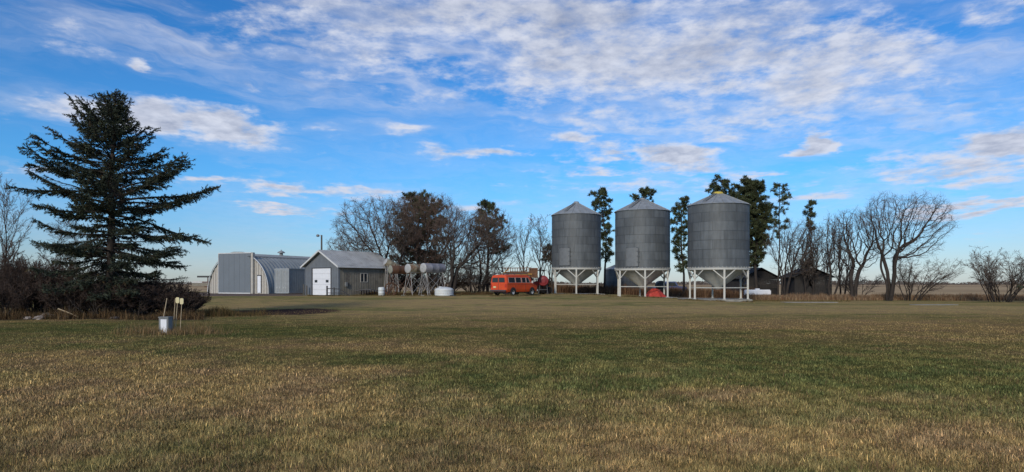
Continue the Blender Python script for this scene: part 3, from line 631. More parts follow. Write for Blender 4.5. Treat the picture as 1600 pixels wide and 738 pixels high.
# ------------------------------------------------------------------ the big spruce
def spruce(name, pxb, Yb, H, prof_z, prof_l, prof_r, nb, seed, label, group=None, tw_step=.115, ndens=1.0, xtop=0.0):
    rng = np.random.default_rng(seed); b0 = gp(pxb, Yb); t = empty(name, b0, 0, label, 'tree', group)
    hs = np.linspace(0, H, 12); tp = np.stack([xtop*(hs/H)**1.2, np.cumsum(rng.normal(0, .02, 12)), hs], 1)
    trunk = [(tp, np.linspace(.24, .025, 12)*H/10.7, 10)]; limbs = []; twigs = []; segs = []; dead = []
    for j in range(nb):
        f = (j+rng.uniform(0, 1))/nb; z = 0.11*H+(H*.89-.1)*f**.95
        a = j*2.399+rng.uniform(-.35, .35); ca, sa = math.cos(a), math.sin(a)
        l_, r_ = np.interp(z, prof_z, prof_l), np.interp(z, prof_z, prof_r); rr = math.sqrt((ca*(r_ if ca > 0 else l_))**2+(sa*(l_+r_)/2)**2)
        Lb = rr*(rng.uniform(.38, .98) if rng.uniform() > .22 else rng.uniform(.92, 1.0)); fh = z/H
        slope = np.interp(fh, [0, .35, .7, 1], [-.10, .04, .42, 1.1])+rng.uniform(-.13, .13)
        st = np.array([np.interp(z, hs, tp[:, 0]), np.interp(z, hs, tp[:, 1]), z-Lb*max(slope, -.2)*.45])
        st[2] = max(st[2], .35); n = 8; d = unit(np.array([ca, sa, slope])); pts = [st]
        for i in range(n):
            bendz = -.07*(1-fh) if i < 4 else .085
            d = unit(d+rng.normal(size=3)*.05+np.array([0, 0, bendz])); pts.append(pts[-1]+d*Lb/n)
        pts = np.array(pts); pts[:, 2] = np.maximum(pts[:, 2], .25); limbs.append((pts, np.linspace(.012+.011*Lb, .010, n+1), 5))
        s = Lb*(.22 if Lb > 1.5 else .08); 
        isdead = rng.uniform() < .05
        while s < Lb:
            g_ = s/Lb; i = min(int(g_*n), n-1); c0 = pts[i]+(pts[i+1]-pts[i])*(g_*n-i); td = unit(pts[i+1]-pts[i])
            side = unit(np.cross(td, [0, 0, 1.])); 
            for sg in (-1, 1):
                if rng.uniform() < .12: continue
                Ls = min(.28+Lb*.16, .95)*(1.15-.75*g_)*rng.uniform(.6, 1.2); e = unit(td*.85+side*sg*rng.uniform(.6, 1.1)+np.array([0, 0, rng.uniform(-.35, .12)]))
                p1 = c0+e*Ls*.5+np.array([0, 0, -.02]); p2 = p1+unit(e+np.array([0, 0, -.22]))*Ls*.5
                twigs.append((np.array([c0, p1, p2]), np.array([.009, .007, .004]), 3))
                if isdead or (g_ < .35 and Lb > 2 and rng.uniform() < .75):
                    for _ in range(2): q = c0+(p2-c0)*rng.uniform(.3, .9); twigs.append((np.array([q, q+unit(rng.normal(size=3)*.6+[0, 0, -.7])*rng.uniform(.12, .3)]), np.array([.004, .003]), 3))
                    continue
                segs.append((c0, p1)); segs.append((p1, p2))
                m = int(Ls/.16)
                for q in range(m):
                    f2 = rng.uniform(.2, .95); c1 = c0+(p1-c0)*f2*2 if f2 < .5 else p1+(p2-p1)*(f2*2-1)
                    e2 = unit(e*.8+rng.normal(size=3)*.5+np.array([0, 0, -.15])); segs.append((c1, c1+e2*rng.uniform(.10, .26)))
            s += tw_step*rng.uniform(.6, 1.4)
        segs.append((pts[-2], pts[-1]+unit(pts[-1]-pts[-2])*.12))
    tubes_mesh('trunk', trunk, True, None, 'bark', t); tubes_mesh('limbs', limbs+twigs, True, None, 'bark', t)
    A = np.array([s_[0] for s_ in segs]); B = np.array([s_[1] for s_ in segs]); Ln = np.linalg.norm(B-A, axis=1)
    cnt = np.maximum(2, (Ln/.014*ndens).astype(int)); idx = np.repeat(np.arange(len(A)), cnt); n = len(idx)
    f = rng.uniform(0, 1.02, n)[:, None]; ax = (B-A)[idx]/Ln[idx][:, None]; P0 = A[idx]+(B-A)[idx]*f
    r = rng.normal(size=(n, 3)); r -= ax*(r*ax).sum(1, keepdims=True); r /= np.linalg.norm(r, axis=1, keepdims=True)+1e-9
    d = ax*.9+r*.8; d /= np.linalg.norm(d, axis=1, keepdims=True); s = np.cross(d, rng.normal(size=(n, 3))); s /= np.linalg.norm(s, axis=1, keepdims=True)+1e-9
    L = rng.uniform(.06, .12, (n, 1))/math.sqrt(ndens); wd = .017/math.sqrt(ndens)
    Q = np.stack([P0-s*wd, P0+s*wd, P0+d*L], 1); k = np.arange(n)*3
    per = rng.uniform(.55, 1.5, len(A)); tt = per[idx]*rng.uniform(.75, 1.25, n); tint = np.stack([tt*1.0, tt, tt*rng.uniform(.9, 1.15, n)], 1)
    br = rng.uniform(0, 1, len(A)) < .06; tint[br[idx]] *= np.array([1.7, .95, .65])
    link_mesh('crown', np_mesh('crown', Q.reshape(-1, 3), [np.stack([k, k+1, k+2], 1)], False, np.repeat(tint, 3, 0)), 'spruce', t)
    return t
u = 33.0/F
pz = [0.3, 1.2, 2.2, 3.3, 4.2, 5.2, 6.0, 6.8, 7.6, 8.3, 8.9, 9.4, 9.9, 10.4, 10.8]
pl = [x_*u*.95 for x_ in (60, 80, 115, 150, 105, 125, 142, 137, 124, 118, 124, 98, 55, 30, 8)]
pr = [x_*u*.97 for x_ in (100, 125, 150, 125, 130, 165, 180, 130, 92, 76, 52, 34, 40, 22, 8)]
spruce('spruce_tree', 172, 33.0, 10.75, pz, pl, pr, 172, 3, 'tall dark spruce with long uneven branches at the left, above the shrubs', xtop=.25)
spruce('spruce_tree', 1668, 60.0, 7.2, [0.2, 1.5, 3, 5, 7.2], [3.4, 3.6, 3.3, 2.5, .2], [3.4, 3.6, 3.3, 2.5, .2], 90, 8, 'spruce at the right edge with only its branch tips showing', tw_step=.25, ndens=.35)

# ------------------------------------------------------------------ dark shrubs under the spruce
def shrub(pxb, Yb, pxr, top, seed, label, stems=22):
    return bare_tree('bare_shrub', pxb, Yb, pxr, top, 'bush', stems=stems, fan=.55, r0=.030, seed=seed, twig='shrub', label=label, cat='shrub', group='dark leafless shrubs around the spruce', rmin=.008, base_fan=.28, depth=.7, kidmul=1.05)
SH = [(165, 31.9, (105, 225), 440, 'low front shrub before the spruce trunk'), (225, 32.1, (170, 285), 446, 'low front shrub right of the trunk'), (55, 32.3, (5, 115), 432, 'low front shrub above the largest stone'), (275, 32.4, (235, 318), 458, 'lowest front shrub beside the pedestal'),
      (-40, 34, (-130, 40), 392, 'shrub at the left edge of the shrub row, cut by the frame'), (30, 33.2, (-30, 95), 398, 'second shrub of the row, below the bare sapling'), (85, 34.6, (20, 150), 405, 'third shrub from the left under the long low branch'),
      (140, 33.6, (80, 205), 418, 'shrub just left of the spruce trunk'), (195, 34.2, (140, 255), 428, 'shrub just right of the spruce trunk'), (245, 33.4, (195, 300), 440, 'shrub behind the utility pedestal'), (288, 34.4, (245, 328), 452, 'last low shrub at the right end of the row'),
      (5, 31.8, (-45, 60), 440, 'low front shrub beside the stones'), (112, 32.0, (60, 170), 446, 'low front shrub in the middle of the row'), (60, 36.5, (-10, 140), 400, 'rear shrub behind the second and third ones'), (215, 36.6, (150, 280), 432, 'rear shrub right of the trunk, behind the others')]
for i, (a, b_, c_, d_, l_) in enumerate(SH): shrub(a, b_, c_, d_, 300+i, l_)
bare_tree('bare_sapling', 4, 44, (-30, 42), 268, 'poplar', r0=.07, seed=31, label='thin bare sapling at the left edge behind the shrubs', group='bare saplings behind the shrubs', rmin=.008)
bare_tree('bare_sapling', 92, 46, (60, 128), 335, 'poplar', r0=.055, seed=32, label='shorter bare sapling seen through the spruce branches', group='bare saplings behind the shrubs', rmin=.008)

# stones and branch at the foot of the shrubs
for i, (px, py_, s) in enumerate([(42, 499, .20), (60, 500, .30), (75, 498, .38), (98, 499, .22), (180, 499, .18), (260+85, 500-9, .12)]):
    rg = np.random.default_rng(70+i); bm = bmesh.new(); bmesh.ops.create_icosphere(bm, subdivisions=2, radius=1)
    Yr = CH*F/(py_-HY); p = gp(px, Yr)
    for v in bm.verts:
        nzv = 1+.22*math.sin(v.co.x*3+i)+.18*math.sin(v.co.y*4+v.co.z*3+i*2)+rg.normal()*.05
        v.co = Vector((v.co.x*s*nzv, v.co.y*s*.7*nzv, v.co.z*s*.42*nzv))
    me = bpy.data.meshes.new('stone'); bm.to_mesh(me); bm.free(); o = link_mesh('stone', me, 'rock'); o.location = p+Vector((0, 0, s*.12)); o.rotation_euler = (0, 0, i)
    tag(o, ['small stone at the far left end of the stone heap', 'mid sized stone beside the largest one', 'largest pale stone in front of the shrubs', 'small round stone right of the largest', 'single stone further right before the shrubs', 'small stone right of the utility pedestal'][i], 'stone', 'stones lying before the shrubs')
mb = MB(); p = gp(110, 31.0); mb.tube([(p.x-.55, 31.0, p.z+.42), (p.x-.1, 31.0, p.z+.25), (p.x+.5, 30.8, p.z+.05)], [.03, .028, .015], 6)
tag(mb.build('fallen_branch', 'stake'), 'pale fallen branch leaning into the shrubs', 'branch')

# ------------------------------------------------------------------ utility pedestal and stakes
t = empty('utility_pedestal', gp(258.5, 21.6), R(-14), 'grey utility pedestal with a white front panel in the dry tuft', 'utility box')
mb = MB(); mb.box((-.175, -.09, -.05), (.175, .12, .50)); mb.build('case', 'ped', t, bevel=.012)
mb = MB(); mb.box((-.19, -.105, .50), (.19, .135, .535)); mb.build('lid', 'ped', t, bevel=.01)
mb = MB(); mb.box((-.095, -.104, .03), (.13, -.092, .46)); mb.build('panel', 'white', t, bevel=.01)
def stake(px0, px1, top, Yb, r, label, head=False):
    b0 = gp(px0, Yb); dx_ = (px1-px0)/F*Yb; h = Z(top, Yb)-b0.z; t = empty('marker_stake', b0, 0, label, 'stake', 'marker stakes by the pedestal')
    mb = MB(); mb.tube([(0, 0, -.1), (dx_, 0, h-(.14 if head else 0))], r, 6); mb.build('shaft', 'stake', t)
    if head:
        mb = MB(); k = 12; w, hh_ = .058, .095
        poly = [(dx_+w*math.copysign(abs(math.cos(a))**.5, math.cos(a)), h-.09+hh_*math.copysign(abs(math.sin(a))**.5, math.sin(a))) for a in [2*PI*i/k+.26 for i in range(k)]]
        mb.prism(poly, -.014, .014); mb.build('reflector', 'stake_head', t, bevel=.005)
stake(250, 261, 466, 21.7, .013, 'bare leaning stake behind the left side of the pedestal')
stake(270, 274, 466, 21.9, .010, 'thin upright stake without a head between pedestal and paddles')
stake(273, 277.5, 465, 21.8, .010, 'stake with a yellow paddle head, the left of the two', True)
stake(281, 284, 466.5, 21.6, .010, 'stake with a cream paddle head, rightmost of the stakes', True)

# ------------------------------------------------------------------ hopper bins
def sheet_cylinder(mb_mesh_name, r, h, rows, per, seed, parent, pitch=.10, k=96, offset=0.0, name='shell'):
    rg = np.random.default_rng(seed); nr = int(h/pitch)*4+1; zz_ = np.linspace(0, h, nr); rad = r+.010*np.sin(zz_/pitch*2*PI)
    a = np.arange(k)*2*PI/k; V = np.stack([rad[:, None]*np.sin(a)[None], -rad[:, None]*np.cos(a)[None], np.repeat(zz_[:, None], k, 1)], -1).reshape(-1, 3)
    i, j = np.meshgrid(np.arange(nr-1), np.arange(k), indexing='ij'); f = np.stack([i*k+j, i*k+(j+1) % k, (i+1)*k+(j+1) % k, (i+1)*k+j], -1).reshape(-1, 4)
    row = np.minimum((zz_/h*rows).astype(int), rows-1); tn = np.ones((nr, k))
    offs = [(.5 if q % 2 else 0)+offset+rg.uniform(-.12, .12) for q in range(rows)]; vals = rg.uniform(.84, 1.14, (rows, per))
    for q in range(nr): tn[q] = vals[row[q], ((a/(2*PI)*per+offs[row[q]]) % per).astype(int) % per]
    o = link_mesh(name, np_mesh(name, V, [f], True, np.repeat(tn.reshape(-1, 1), 3, 1)), 'galv', parent)
    sm = MB(); hr = h/rows
    for q in range(rows):
        for s_ in range(per):
            w = (s_-offs[q])/per*2*PI; rr = r+.016; dw = .022/r
            z0, z1 = q*hr, (q+1)*hr
            sm.raw([(rr*math.sin(w-dw), -rr*math.cos(w-dw), z0), (rr*math.sin(w+dw), -rr*math.cos(w+dw), z0), (rr*math.sin(w+dw), -rr*math.cos(w+dw), z1), (rr*math.sin(w-dw), -rr*math.cos(w-dw), z1)], [(0, 1, 2, 3)])
        if q: sm.lathe([(r+.013, q*hr-.014), (r+.017, q*hr), (r+.013, q*hr+.014)], k)
    sm.build('sheet_seams', 'seam', parent)
    return o
def bin_roof(r, rise, z, k, parent, capcol, capr=.28, caph=.16):
    mb = MB(); ov = .10; prof = [(r+ov, -ov*rise/r-.02), (r+ov, -ov*rise/r), (.30, rise*(1-.30/r))]; mb.lathe(prof, k*2, (0, 0, z), smooth=False)
    for j in range(k):
        w = 2*PI*(j+.5)/k; a = Vector(((r+ov)*math.sin(w), -(r+ov)*math.cos(w), z-ov*rise/r+.02)); b_ = Vector((.30*math.sin(w), -.30*math.cos(w), z+rise*(1-.30/r)+.02)); mb.bar(a, b_, .05, .06)
    rf = mb.build('roof', 'galv_roof', parent)
    mb = MB(); zt = z+rise*(1-.30/r); mb.lathe([(capr+.05, -.06), (capr+.05, .03), (capr, .05), (capr, caph*.7), (capr*.75, caph), (.001, caph+.03)], 20, (0, 0, zt)); mb.build('roof_cap', capcol, rf)
    # ladder-side step rungs on the roof
    mb = MB()
    for q in range(7):
        f = .15+q*.11; rr = r*(1-f); w0 = -.52; mb.bar((rr*math.sin(w0)-.14, -rr*math.cos(w0), z+rise*f+.07), (rr*math.sin(w0)+.14, -rr*math.cos(w0), z+rise*f+.07), .03)
    for sg in (-1, 1):
        q0, q1 = r*.87, r*.14; w0 = -.52; mb.bar((q0*math.sin(w0)+sg*.14, -q0*math.cos(w0), z+rise*.13+.07), (q1*math.sin(w0)+sg*.14, -q1*math.cos(w0), z+rise*.86+.07), .03)
    mb.build('roof_ladder', 'seam', rf)
def hopper_bin(pxc, Yc, rpx, eave, ringy, top, basey, legs_off, seed, label, door=None, cap='galv_roof', capr=.28, caph=.16, slab=None, fan=False, zb=None):
    s = Yc/F; r = rpx*s; z_g = Z(basey, Yc) if zb is None else zb; b0 = Vector((X(pxc, Yc), Yc, z_g)); t = empty('hopper_bin', b0, -math.atan2(X(pxc, Yc), Yc), label, 'grain bin', 'corrugated steel hopper bins')
    zr = Z(ringy, Yc)-z_g; ze = Z(eave, Yc)-z_g; zt = Z(top, Yc)-z_g
    sh = empty('shell_group', (0, 0, 0)); bpy.data.objects.remove(sh)
    holder = MB(); holder.lathe([(r+.03, 0), (r+.035, .04), (r+.02, .05)], 64, (0, 0, zr+.02)); base_hoop = holder.build('base_hoop', 'galv_roof', t)
    o = sheet_cylinder('shell', r, ze-zr, 7, 8, seed, t, offset=seed*.37)
    o.location = (0, 0, zr); sm_ = [c_ for c_ in t.children if c_.name.startswith('sheet_seams')][0]; sm_.parent = o
    bin_roof(r, zt-ze, ze, 18, t, cap, capr, caph)
    mb = MB(); mb.lathe([(r-.12, 0), (r+.05, 0), (r+.05, -.16), (r-.12, -.16), (r-.12, 0)], 64, (0, 0, zr), smooth=False)
    for j in range(48):
        w = 2*PI*j/48; mb.bar((r*1.018*math.sin(w), -r*1.018*math.cos(w), zr), (r*1.018*math.sin(w), -r*1.018*math.cos(w), zr+.11), .07, .03)
    mb.build('ring_beam', 'white_steel', t)
    mb = MB(); mb.lathe([(r-.08, -.05), (.36, -1.72), (.32, -1.95), (.30, -1.95), (.30, -1.75), (r-.16, -.05)], 48, (0, 0, zr)); hp = mb.build('hopper_cone', 'hopper', t)
    mb = MB(); mb.box((-.33, -.38, zr-2.02), (.33, .38, zr-1.953)); mb.bar((.3, 0, zr-1.99), (.75, -.2, zr-1.99), .05); mb.build('slide_gate', 'rust', hp)
    sc_ = [math.asin(max(-1, min(1, l/rpx))) for l in legs_off]; angs = [legs_off[0]*0 + a for a in sc_]
    a0 = angs[1]; rl = r-.04
    for q in range(6):
        w = a0+q*PI/3; cx, cy = rl*math.sin(w), -rl*math.cos(w); leg = MB(); leg.bar((cx, cy, 0), (cx, cy, zr-.163), .16, .16); leg.box((cx-.16, cy-.16, 0.0), (cx+.16, cy+.16, .025)); lg = leg.build('leg', 'white_steel', t)
        br_ = MB()
        for sg in (-1, 1):
            w2 = w+sg*.36; br_.bar((cx*1.005, cy*1.005, zr-1.0), (rl*math.sin(w2), -rl*math.cos(w2), zr-.165), .085)
        br_.build('brace', 'white_steel', lg)
    mb = MB(); hz_ = 1.02
    for q in range(6):
        w, w2 = a0+q*PI/3, a0+(q+1)*PI/3
        mb.bar(((rl-.09)*math.sin(w), -(rl-.09)*math.cos(w), hz_), ((rl-.09)*math.sin(w2), -(rl-.09)*math.cos(w2), hz_), .07)
    mb.build('tie_rail', 'white_steel', t)
    if door:
        dx0, dx1, dy0, dy1 = door; w0, w1 = math.asin((dx0-pxc)/rpx), math.asin((dx1-pxc)/rpx); z0, z1 = Z(dy1, Yc)-z_g, Z(dy0, Yc)-z_g
        def plate(ro, ri, a, b_, za, zb_): 
            m_ = MB(); n_ = 6; vs = []
            for rr in (ri, ro):
                for q in range(n_+1):
                    w = a+(b_-a)*q/n_; vs += [(rr*math.sin(w), -rr*math.cos(w), za), (rr*math.sin(w), -rr*math.cos(w), zb_)]
            N = 2*(n_+1); fs = []
            for q in range(n_):
                i0 = 2*q; fs += [(N+i0, N+i0+2, N+i0+3, N+i0+1), (i0, i0+2, N+i0+2, N+i0), (i0+1, N+i0+1, N+i0+3, i0+3)]
            fs += [(0, N, N+1, 1), (N-2, N-1, 2*N-1, 2*N-2)]; m_.raw(vs, fs); return m_
        dr = plate(r+.09, r, w0, w1, z0, z1).build('bin_door', 'hatch', t)
        fr = MB(); cr = r+.10
        for (a, za, b_, zb_) in ((w0, z0, w0, z1), (w1, z0, w1, z1), (w0, z1, w1, z1), (w0, z0, w1, z0)):
            fr.bar((cr*math.sin(a), -cr*math.cos(a), za), (cr*math.sin(b_), -cr*math.cos(b_), zb_), .06)
        fr.build('door_frame', 'seam', dr); la = MB()
        for f in (.25, .55, .8): la.bar((cr*1.01*math.sin(w1-.05), -cr*1.01*math.cos(w1-.05), z0+(z1-z0)*f), (cr*1.01*math.sin(w1+.04), -cr*1.01*math.cos(w1+.04), z0+(z1-z0)*f), .05)
        la.bar((cr*1.012*math.sin(w1-.01), -cr*1.012*math.cos(w1-.01), z0+(z1-z0)*.2), (cr*1.012*math.sin(w1-.01), -cr*1.012*math.cos(w1-.01), z0+(z1-z0)*.85), .025)
        la.build('latch_bar', 'seam', dr)
    return t
hopper_bin(900.5, 76.0, 38.2, 336.5, 419.5, 316, 459, (-32, 0, 33), 11, 'leftmost and farthest of the three hopper bins, grey with a hatch', door=(875.7, 891, 389, 416), capr=.30, caph=.22)
hopper_bin(1003.8, 68.5, 42.2, 330.8, 420.6, 310, 464, (-34, 4, 38), 12, 'middle hopper bin with a hatch and a red cover under its legs', door=(980, 997.7, 389, 417.5))
hopper_bin(1122.2, 63.4, 46.4, 321.5, 419.5, 300.5, 467, (-34, 9, 44), 14, 'rightmost hopper bin with a yellow roof cap on a raised concrete pad', cap='yellow_cap', capr=.42, caph=.16)

def slab(name, px0, px1, y0, y1, ztop, depth, label, ch=.03):
    mb = MB(); x0, x1 = X(px0, y0), X(px1, y0); mb.box((x0, y0, ztop-depth), (x1, y1, ztop)); return tag(mb.build(name, 'concrete', bevel=ch), label, 'concrete slab', 'concrete bin pads')
slab('concrete_pad', 1077, 1166.5, 60.0, 66.6, Z(467, 63.4), .6, 'raised concrete pad under the yellow capped bin')
slab('concrete_pad', 1167, 1176, 60.1, 63.5, Z(467, 63.4)+.02, .6, 'short concrete block at the right end of the raised pad')
slab('concrete_pad', 950, 1060, 65.4, 71.6, Z(464, 68.5), .5, 'low concrete pad under the middle hopper bin')
slab('concrete_pad', 855, 946, 73.0, 79.2, Z(459, 76), .5, 'low concrete pad under the leftmost hopper bin')
for px0, px1, y0, y1, l_ in ((1228, 1310, 62.2, 63.6, 'flush concrete strip right of the bins, the nearer to them'), (1430, 1498, 53.0, 53.8, 'narrow flush concrete strip in the lawn below the large bare tree')):
    z_ = float(tz(X((px0+px1)/2, y0), y0)); slab('concrete_strip', px0, px1, y0, y1, z_+.04, .3, l_, .01)

# old bin standing on the ground behind
t = empty('grain_bin', gp(977, 92), 0, 'weathered ground bin behind and between the first two hopper bins', 'grain bin')
o = sheet_cylinder('shell', 2.75, 3.3, 4, 7, 33, t, offset=.3); [setattr(c_, 'parent', o) for c_ in list(t.children) if c_.name.startswith('sheet_seams')]
bin_roof(2.75, 1.15, 3.3, 16, t, 'galv_roof')
o = empty('auger_fan', gp(1160, 68), R(20), 'round grey bin fan on a stand behind the rightmost bin', 'fan')
mb = MB(); mb.lathe([(.36, 0), (.40, .02), (.40, .26), (.36, .28)], 24); h_ = mb.build('housing', 'tanksilver', o); h_.rotation_euler = (R(90), 0, 0); h_.location = (0, 0, 1.95)
mb = MB()
for q in range(6): mb.bar((0, -.1, 1.95), (.33*math.cos(q*PI/3), -.1, 1.95+.33*math.sin(q*PI/3)), .10, .02)
mb.build('blade', 'darktrim', o); mb = MB(); mb.bar((-.2, 0, 0), (-.1, 0, 1.6), .06); mb.bar((.2, 0, 0), (.1, 0, 1.6), .06); mb.build('stand', 'darktrim', o)

# red cover, outlet and machines behind the middle bin
t = empty('red_cover', gp(1023, 67.6) + Vector((0, 0, 0)), 0, 'red tarp heap on the ground under the middle hopper bin', 'tarp'); t.location.z = Z(464, 68.5)
bm = bmesh.new(); n_ = 40; rg = np.random.default_rng(4); vs = []
for i in range(9):
    for j in range(n_):
        f = i/8; w = 2*PI*j/n_; rr = (.15+.75*f)*(1+.10*math.sin(w*5+f*3)+.06*math.sin(w*9)); vs.append(bm.verts.new((rr*1.25*math.cos(w), rr*math.sin(w), .78*(1-f**1.3)*(1+.07*math.sin(w*3))+.005)))
for i in range(8):
    for j in range(n_): bm.faces.new((vs[i*n_+j], vs[i*n_+(j+1) % n_], vs[(i+1)*n_+(j+1) % n_], vs[(i+1)*n_+j]))
bm.faces.new(vs[:n_][::-1]); [setattr(f_, 'smooth', True) for f_ in bm.faces]
me = bpy.data.meshes.new('cover'); bm.to_mesh(me); bm.free(); link_mesh('cover', me, 'redtarp', t)

def wheel(parent, c, r, w, axis=(0, 1, 0), rim='chrome', name='wheel', k=24):
    c = Vector(c); a = Vector(axis).normalized(); q = a.to_track_quat('Z', 'Y').to_matrix()
    mb = MB(); mb.lathe([(r*.58, -w/2), (r*.93, -w/2), (r, -w*.35), (r, w*.35), (r*.93, w/2), (r*.58, w/2)], k); mb.v = [tuple(q @ Vector(v)+c) for v in mb.v]; ty = mb.build(name, 'rubber', parent)
    mb = MB(); mb.lathe([(r*.62, -w*.40), (r*.55, -w*.45), (r*.45, -w*.30), (r*.2, -w*.34), (.001, -w*.42)], k); mb.lathe([(r*.62, w*.40), (r*.55, w*.45), (r*.45, w*.30), (r*.2, w*.34), (.001, w*.42)], k); mb.v = [tuple(q @ Vector(v)+c) for v in mb.v]; mb.build('rim', rim, ty)
    return ty

# blue pickup far behind the middle bin
t = empty('pickup_truck', gp(1012, 96), R(-8), 'dark blue pickup truck seen between the legs of the middle bin', 'truck')
mb = MB(); mb.prism([(0, .55), (0, 1.15), (2.1, 1.18), (2.25, 1.85), (3.7, 1.85), (4.1, 1.2), (5.2, 1.12), (5.3, .55)], -.9, .9); mb.build('body', 'blue', t, bevel=.07)
mb = MB(); mb.prism([(2.42, 1.22), (2.5, 1.74), (3.6, 1.74), (3.9, 1.22)], -.912, -.88); mb.build('window', 'glass', t)
mb = MB(); mb.box((-.08, -.85, .5), (.0, .85, .68)); mb.build('bumper', 'chrome', t)
for xx in (1.0, 4.3):
    for yy in (-.8, .8): wheel(t, (xx, yy, .36), .36, .22)
t = empty('slip_tank', gp(1032, 82), 0, 'black tank on a steel frame behind the right leg of the middle bin', 'tank')
mb = MB(); mb.tube([(0, -.8, 1.35), (0, -.75, 1.35), (0, .75, 1.35), (0, .8, 1.35)], [.4, .5, .5, .4], 20); mb.build('tank', 'black', t)
mb = MB(); [mb.bar((sx, sy, 0), (sx*.9, sy, 1.0), .07) for sx in (-.4, .4) for sy in (-.6, .6)]; mb.bar((-.45, -.6, .95), (.45, -.6, .95), .07); mb.bar((-.45, .6, .95), (.45, .6, .95), .07); [mb.bar((sx, -.6, .9), (sx, .6, .9), .06) for sx in (-.37, .37)]; mb.build('stand', 'rust', t)

# ------------------------------------------------------------------ quonset
QT = R(25); b0 = gp(372, 85)
t = empty('quonset_building', b0, -QT, 'arched steel machine shed with a tall grey sliding door', 'building'); HW, HT, QL = 4.95, 4.95, 18.0
def arch(a, off=0.0): 
    c_, s_ = math.cos(a), math.sin(a); return ((HW+off)*math.copysign(abs(c_)**1.0, c_), (HT+off)*abs(s_)**.90)
na = 56; ls = np.arange(-0.12, QL, .10); vs = []; fs = []
for i, l in enumerate(ls):
    ph = (l % .6)/.6; off = .028*math.tanh(3*math.sin(2*PI*ph))
    for j in range(na+1): x_, z_ = arch(PI*j/na, off); vs.append((x_, l, z_))
for i in range(len(ls)-1):
    for j in range(na): k0 = i*(na+1)+j; fs.append((k0, k0+1, k0+na+2, k0+na+1))
mb = MB(); mb.raw(vs, fs, True); mb.build('arch_roof', 'quonset', t)
mb = MB(); rim_ = [arch(PI*j/na, .10) for j in range(na+1)]
mb.tube([(x_, -.13, z_) for x_, z_ in rim_], .05, 6); mb.build('edge_rim', 'trim', t)
def arch_h(x_):
    a = math.acos(min(1, abs(x_)/HW)); return HT*math.sin(a)**.90
for sgn, x0, x1 in ((-1, -HW+.12, -2.5), (1, 2.75, HW-.12)):
    mb = MB(); pitch = .42; x_ = x0
    while x_ < x1-.05:
        for (xa, xb, ya, yb) in ((0, .15, 0, 0), (.15, .18, 0, .09), (.18, .39, .09, .09), (.39, pitch, .09, 0)):
            A_, B_ = min(x_+xa, x1), min(x_+xb, x1); ha, hb = arch_h(A_)-.04, arch_h(B_)-.04
            mb.raw([(A_, ya, 0), (B_, yb, 0), (B_, yb, hb), (A_, ya, ha)], [(0, 1, 2, 3)])
        x_ += pitch
    mb.build('end_wall', 'cream', t)
mb = MB(); mb.box((-2.95, -.32, .12), (2.35, -.18, 4.92)); dp = mb.build('sliding_door', 'doorpanel', t, bevel=.02)
mb = MB(); mb.box((-3.0, -.34, 4.92), (2.55, -.16, 5.02)); mb.box((-3.02, -.335, 0.1), (-2.953, -.165, 4.918)); mb.box((-2.95, -.335, .0), (2.35, -.165, .117)); mb.build('door_trim', 'trim', dp)
mb = MB()
for q in range(1, 6): mb.box((-2.95+q*.883-.008, -.3265, .15), (-2.95+q*.883+.008, -.3205, 4.9))
mb.build('door_seams', 'seam', dp)
mb = MB(); mb.box((2.37, -.30, 0), (2.72, .06, 5.0)); mb.build('door_jamb', 'cream', t, bevel=.02)
mb = MB(); mb.prism([(-1.5, 4.96), (1.5, 4.96), (.5, 5.13), (-.4, 5.15)], -.3, .3); mb.build('peak_flashing', 'quonset', t)
mb = MB(); mb.box((3.20, -.03, .12), (3.72, -.005, 2.15)); wd_ = mb.build('walk_door', 'white', t); mb = MB(); mb.box((3.12, -.025, 2.155), (3.80, .0, 2.27)); mb.box((3.13, -.025, .1), (3.197, 0, 2.152)); mb.box((3.723, -.025, .1), (3.79, 0, 2.152)); mb.build('door_frame', 'darktrim', wd_)
mb = MB(); mb.lathe([(.22, 0), (.22, .35), (.48, .36), (.50, .42), (.30, .58), (.08, .66), (.06, .78), (.001, .80)], 16, (0.3, 7.0, HT-.05)); mb.build('roof_vent', 'galv_roof', t)
mb = MB(); mb.tube([(-HW*.42, -.5, arch_h(HW*.42)+.12), (HW*.42, -.5, arch_h(HW*.42)+.12)], .001, 3); 
mb = MB(); mb.bar((2.3, -.7, arch_h(2.3)+.10), (2.3, 14, arch_h(2.3)+.10), .08, .05); mb.build('roof_seam', 'darktrim', t)

# container
t = empty('shipping_container', gp(429, 79.5), -QT, 'light grey corrugated storage container beside the arched shed', 'container')
mb = MB(); ht = 2.95; Lc, Wc = 6.0, 2.15; mb.box((0.05, .05, .15), (Wc-.05, Lc-.05, ht-.05)); mb.build('body', 'container', t)
mb = MB()
for xa, ya in ((0, 0), (Wc-.14, 0), (0, Lc-.14), (Wc-.14, Lc-.14)): mb.box((xa, ya, .12), (xa+.14, ya+.14, ht-.003))
mb.box((.143, .003, ht-.16), (Wc-.143, .12, ht)); mb.box((.143, .003, .1), (Wc-.143, .12, .26)); mb.box((Wc-.13, .143, ht-.14), (Wc-.003, Lc-.143, ht)); mb.box((Wc-.13, .143, .1), (Wc-.003, Lc-.143, .26)); mb.build('frame', 'container', t, bevel=.01)
for q in range(2):
    xa = .16+q*.93; mb = MB(); mb.box((xa, .012, .28), (xa+.9, .046, ht-.18))
    for w in range(5): mb.box((xa+.06+w*.17, -.015, .34), (xa+.13+w*.17, .009, ht-.24))
    d_ = mb.build('door_leaf', 'container', t); mb = MB()
    for w in (.22, .62): mb.tube([(xa+w, -.045, .3), (xa+w, -.045, ht-.2)], .018, 6); mb.box((xa+w-.04, -.06, .7), (xa+w+.12, -.03, .76))
    mb.build('lock_bar', 'trim', d_)
mb = MB()
